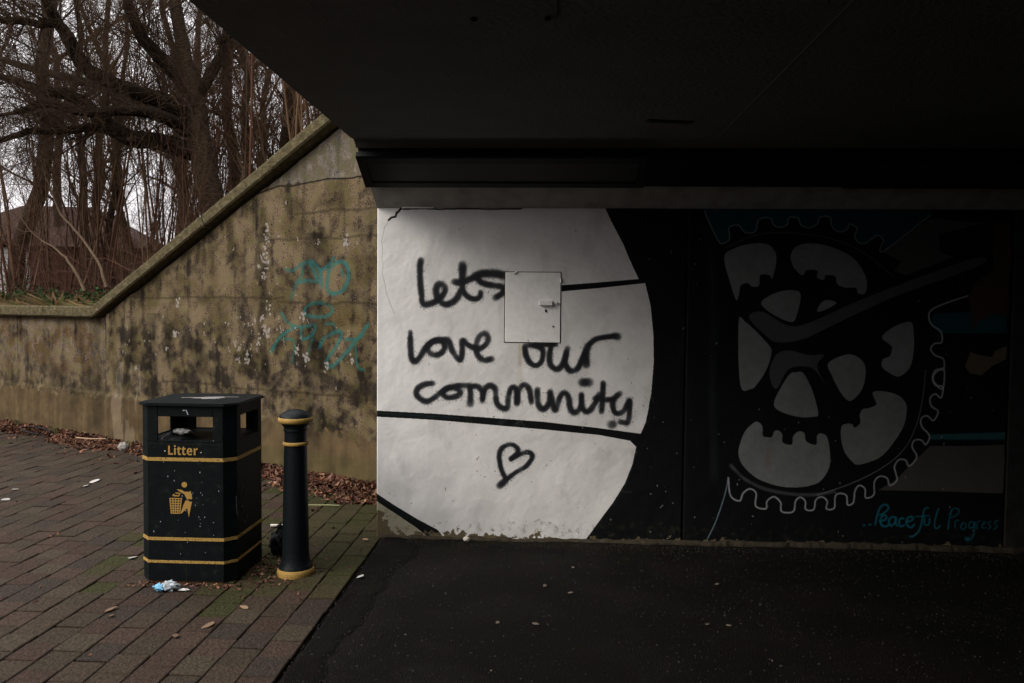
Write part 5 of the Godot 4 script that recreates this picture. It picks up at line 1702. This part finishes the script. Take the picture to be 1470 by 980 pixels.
func build_small_things() -> void:
	var w := thing("crushed_wrapper", "crushed blue and white wrapper at the foot of the litter bin", "wrapper", Vector3(-2.13, 0.0, 1.12))
	put("white_film", blob(Vector3(0.046, 0.026, 0.030), 101, 1.3, Vector3(0.024, 0.022, 0)), mat(lin(0.36, 0.40, 0.43), 0.35), w)
	put("blue_film", blob(Vector3(0.034, 0.018, 0.024), 102, 0.9, Vector3(-0.025, 0.018, 0.014)), M.blue_wrap, w)
	put("torn_flap", blob(Vector3(0.03, 0.006, 0.012), 103, 0.6, Vector3(0.105, 0.008, 0.01)), M.rag, w)
	var bag := thing("rubbish_bag", "small knotted black rubbish bag between the litter bin and the bollard", "bag", Vector3(-1.715, 0.0, 0.45))
	put("bag_body", blob(Vector3(0.062, 0.085, 0.06), 104, 0.5, Vector3(0, 0.078, 0)), M.bag, bag)
	put("knot", blob(Vector3(0.022, 0.03, 0.022), 105, 0.8, Vector3(0.008, 0.168, 0)), M.bag, bag)
	tag(put("stone", blob(Vector3(0.055, 0.05, 0.045), 106, 0.5, Vector3(-4.62, 0.04, -3.0)), mat(lin(0.24, 0.225, 0.205), 0.9)), "pale grey stone at the edge of the leaf drift left of the bin", "stone")
	var loop := MB.new()
	var pts := PackedVector3Array()
	for k in 26:
		var an := lerpf(0.3, 5.9, k / 25.0)
		pts.append(wing_frame * Vector3(-5.35 + cos(an) * 0.24, 0.07 + 0.05 * sin(an * 0.5), 0.34 - sin(an) * 0.11))
	var rr := PackedFloat32Array(); rr.resize(26); rr.fill(0.009)
	loop.tube(pts, rr, 6)
	tag(put("hose_loop", loop, M.black_metal), "loop of black hose lying on the leaves by the wall", "hose")
	var stick := MB.new()
	stick.tube(PackedVector3Array([wing_frame * Vector3(-4.55, 0.09, 0.30), wing_frame * Vector3(-4.3, 0.10, 0.29), wing_frame * Vector3(-4.05, 0.12, 0.25)]), PackedFloat32Array([0.009, 0.008, 0.005]), 6)
	tag(put("dry_stick", stick, mat(lin(0.30, 0.20, 0.13), 0.9)), "pale dry stick on the leaf drift beside the stone", "stick")
	var twig := MB.new()
	twig.tube(PackedVector3Array([Vector3(-1.99, 0.012, -0.17), Vector3(-1.9, 0.02, -0.16), Vector3(-1.80, 0.012, -0.14)]), PackedFloat32Array([0.012, 0.006, 0.005]), 6)
	tag(put("cigarette_end", twig, M.pale), "pale cigarette end on the mossy paving behind the bollard", "cigarette")
	var straw := MB.new()
	straw.tube(PackedVector3Array([Vector3(-1.93, 0.006, -0.80), Vector3(-1.75, 0.006, -0.815), Vector3(-1.66, 0.006, -0.81)]), PackedFloat32Array([0.005, 0.005, 0.004]), 5)
	tag(put("grass_straw", straw, mat(lin(0.30, 0.30, 0.16), 0.9)), "thin yellow straw on the mossy paving right of the bollard", "straw")
	for q in [[6.28, 0.07, "small green weed at the wall foot near the left edge"], [5.38, 0.10, "small green weed at the wall foot behind the hose loop"], [3.86, 0.12, "small green weed at the wall foot just left of the litter bin"]]:
		var wd := MB.new()
		for k in 34:
			var an := rng.randf() * TAU
			var b0: Vector3 = wing_frame * Vector3(-q[0] + rng.randfn(0, 0.04), 0.0, q[1] + absf(rng.randfn(0, 0.02)))
			var tip := b0 + Vector3(cos(an) * 0.05, rng.randf_range(0.06, 0.16), sin(an) * 0.05)
			var sd := Vector3(-sin(an), 0, cos(an)) * 0.004
			wd.tri(b0 - sd, b0 + sd, tip)
		tag(put("green_weed", wd, mat(lin(0.06, 0.09, 0.025), 0.8)), q[2], "weed")
	var tub := thing("blue_tub", "small blue plastic tub in the grass behind the sloping coping", "tub", wing_frame * Vector3(-4.02, 1.74, -0.42))
	var tb := MB.new()
	tb.lathe([Vector2(0.09, 0.0), Vector2(0.10, 0.02), Vector2(0.115, 0.13), Vector2(0.12, 0.14), Vector2(0.108, 0.14), Vector2(0.095, 0.03), Vector2(0.001, 0.028)], 24)
	put("tub_wall", tb, mat(lin(0.03, 0.055, 0.10), 0.4), tub)
	# scraps, each where it lies
	var scraps := [[-4.06, -1.48, 0.055, "torn white paper scrap on the open paving left of the bin", 0.62], [-4.03, -1.30, 0.035, "thin white paper strip just before the torn white scrap", 0.5], [-4.54, -1.12, 0.03, "white paper fleck on the paving at the far left edge", 0.5], [-4.38, -0.77, 0.035, "white splashed scrap low at the left edge of the paving", 0.5], [-2.60, 0.60, 0.035, "crumpled pale paper beside the left side of the litter bin", 0.55], [-2.57, 0.42, 0.02, "small pale crumb above the crumpled paper left of the bin", 0.45], [-2.27, 1.44, 0.035, "tan dead leaf on the dark paving in front of the bin", 0.22], [-2.22, 1.52, 0.02, "small tan leaf just in front of the tan dead leaf", 0.2], [-1.68, 1.61, 0.035, "tan leaf on the paving below the gap between bin and bollard", 0.24], [-1.78, 1.74, 0.025, "reddish leaf beside the tan leaf in front of the bin", 0.17], [-1.59, 1.36, 0.03, "upright pale leaf on the paving in front of the bollard", 0.40], [-1.10, 0.84, 0.028, "white scrap on the asphalt right of the bollard", 0.6], [-1.30, -0.72, 0.022, "white dot of gum on the mossy paving by the wall corner", 0.6], [-1.24, 0.10, 0.03, "pale leaf at the foot of the wall corner", 0.35], [-1.62, 0.22, 0.03, "pale leaf on the mossy paving right behind the bollard", 0.3]]
	for i in scraps.size():
		var q = scraps[i]
		var f := flake(q[2], 120 + i)
		var v: float = q[4]
		var dim := 0.62
		var o := put("scrap" if v > 0.42 else "leaf", f, mat(lin(v * dim, v * dim * (0.97 if v > 0.42 else 0.66), v * dim * (0.93 if v > 0.42 else 0.42)), 0.8))
		o.position = Vector3(q[0], 0.007, q[1])
		o.rotation = Vector3(rng.randfn(0, 0.12), rng.randf() * TAU, rng.randfn(0, 0.12))
		tag(o, q[3], "paper scrap" if v > 0.42 else "leaf")
	var base: MeshInstance3D = null
	for i in 10:
		var p := Vector3(rng.randf_range(-1.0, 1.6), 0.009, rng.randf_range(0.15, 2.3))
		var f := flake(rng.randf_range(0.007, 0.022), 200 + i % 6)
		var v := rng.randf_range(0.08, 0.18)
		var o := put("grit_flake", f, mat(lin(v, v * 0.85, v * 0.68), 0.9))
		o.position = p
		o.rotation.y = rng.randf() * TAU
		tag(o, "tiny pale flake of grit or leaf on the dark asphalt", "flake", "pale flakes on the asphalt")
	var pebble := blob(Vector3(0.022, 0.016, 0.018), 131, 0.5)
	var pb := put("pebble", pebble, M.pale)
	pb.position = Vector3(-0.55, 0.022, 0.085)
	tag(pb, "white pebble at the foot of the white painted disc", "pebble")
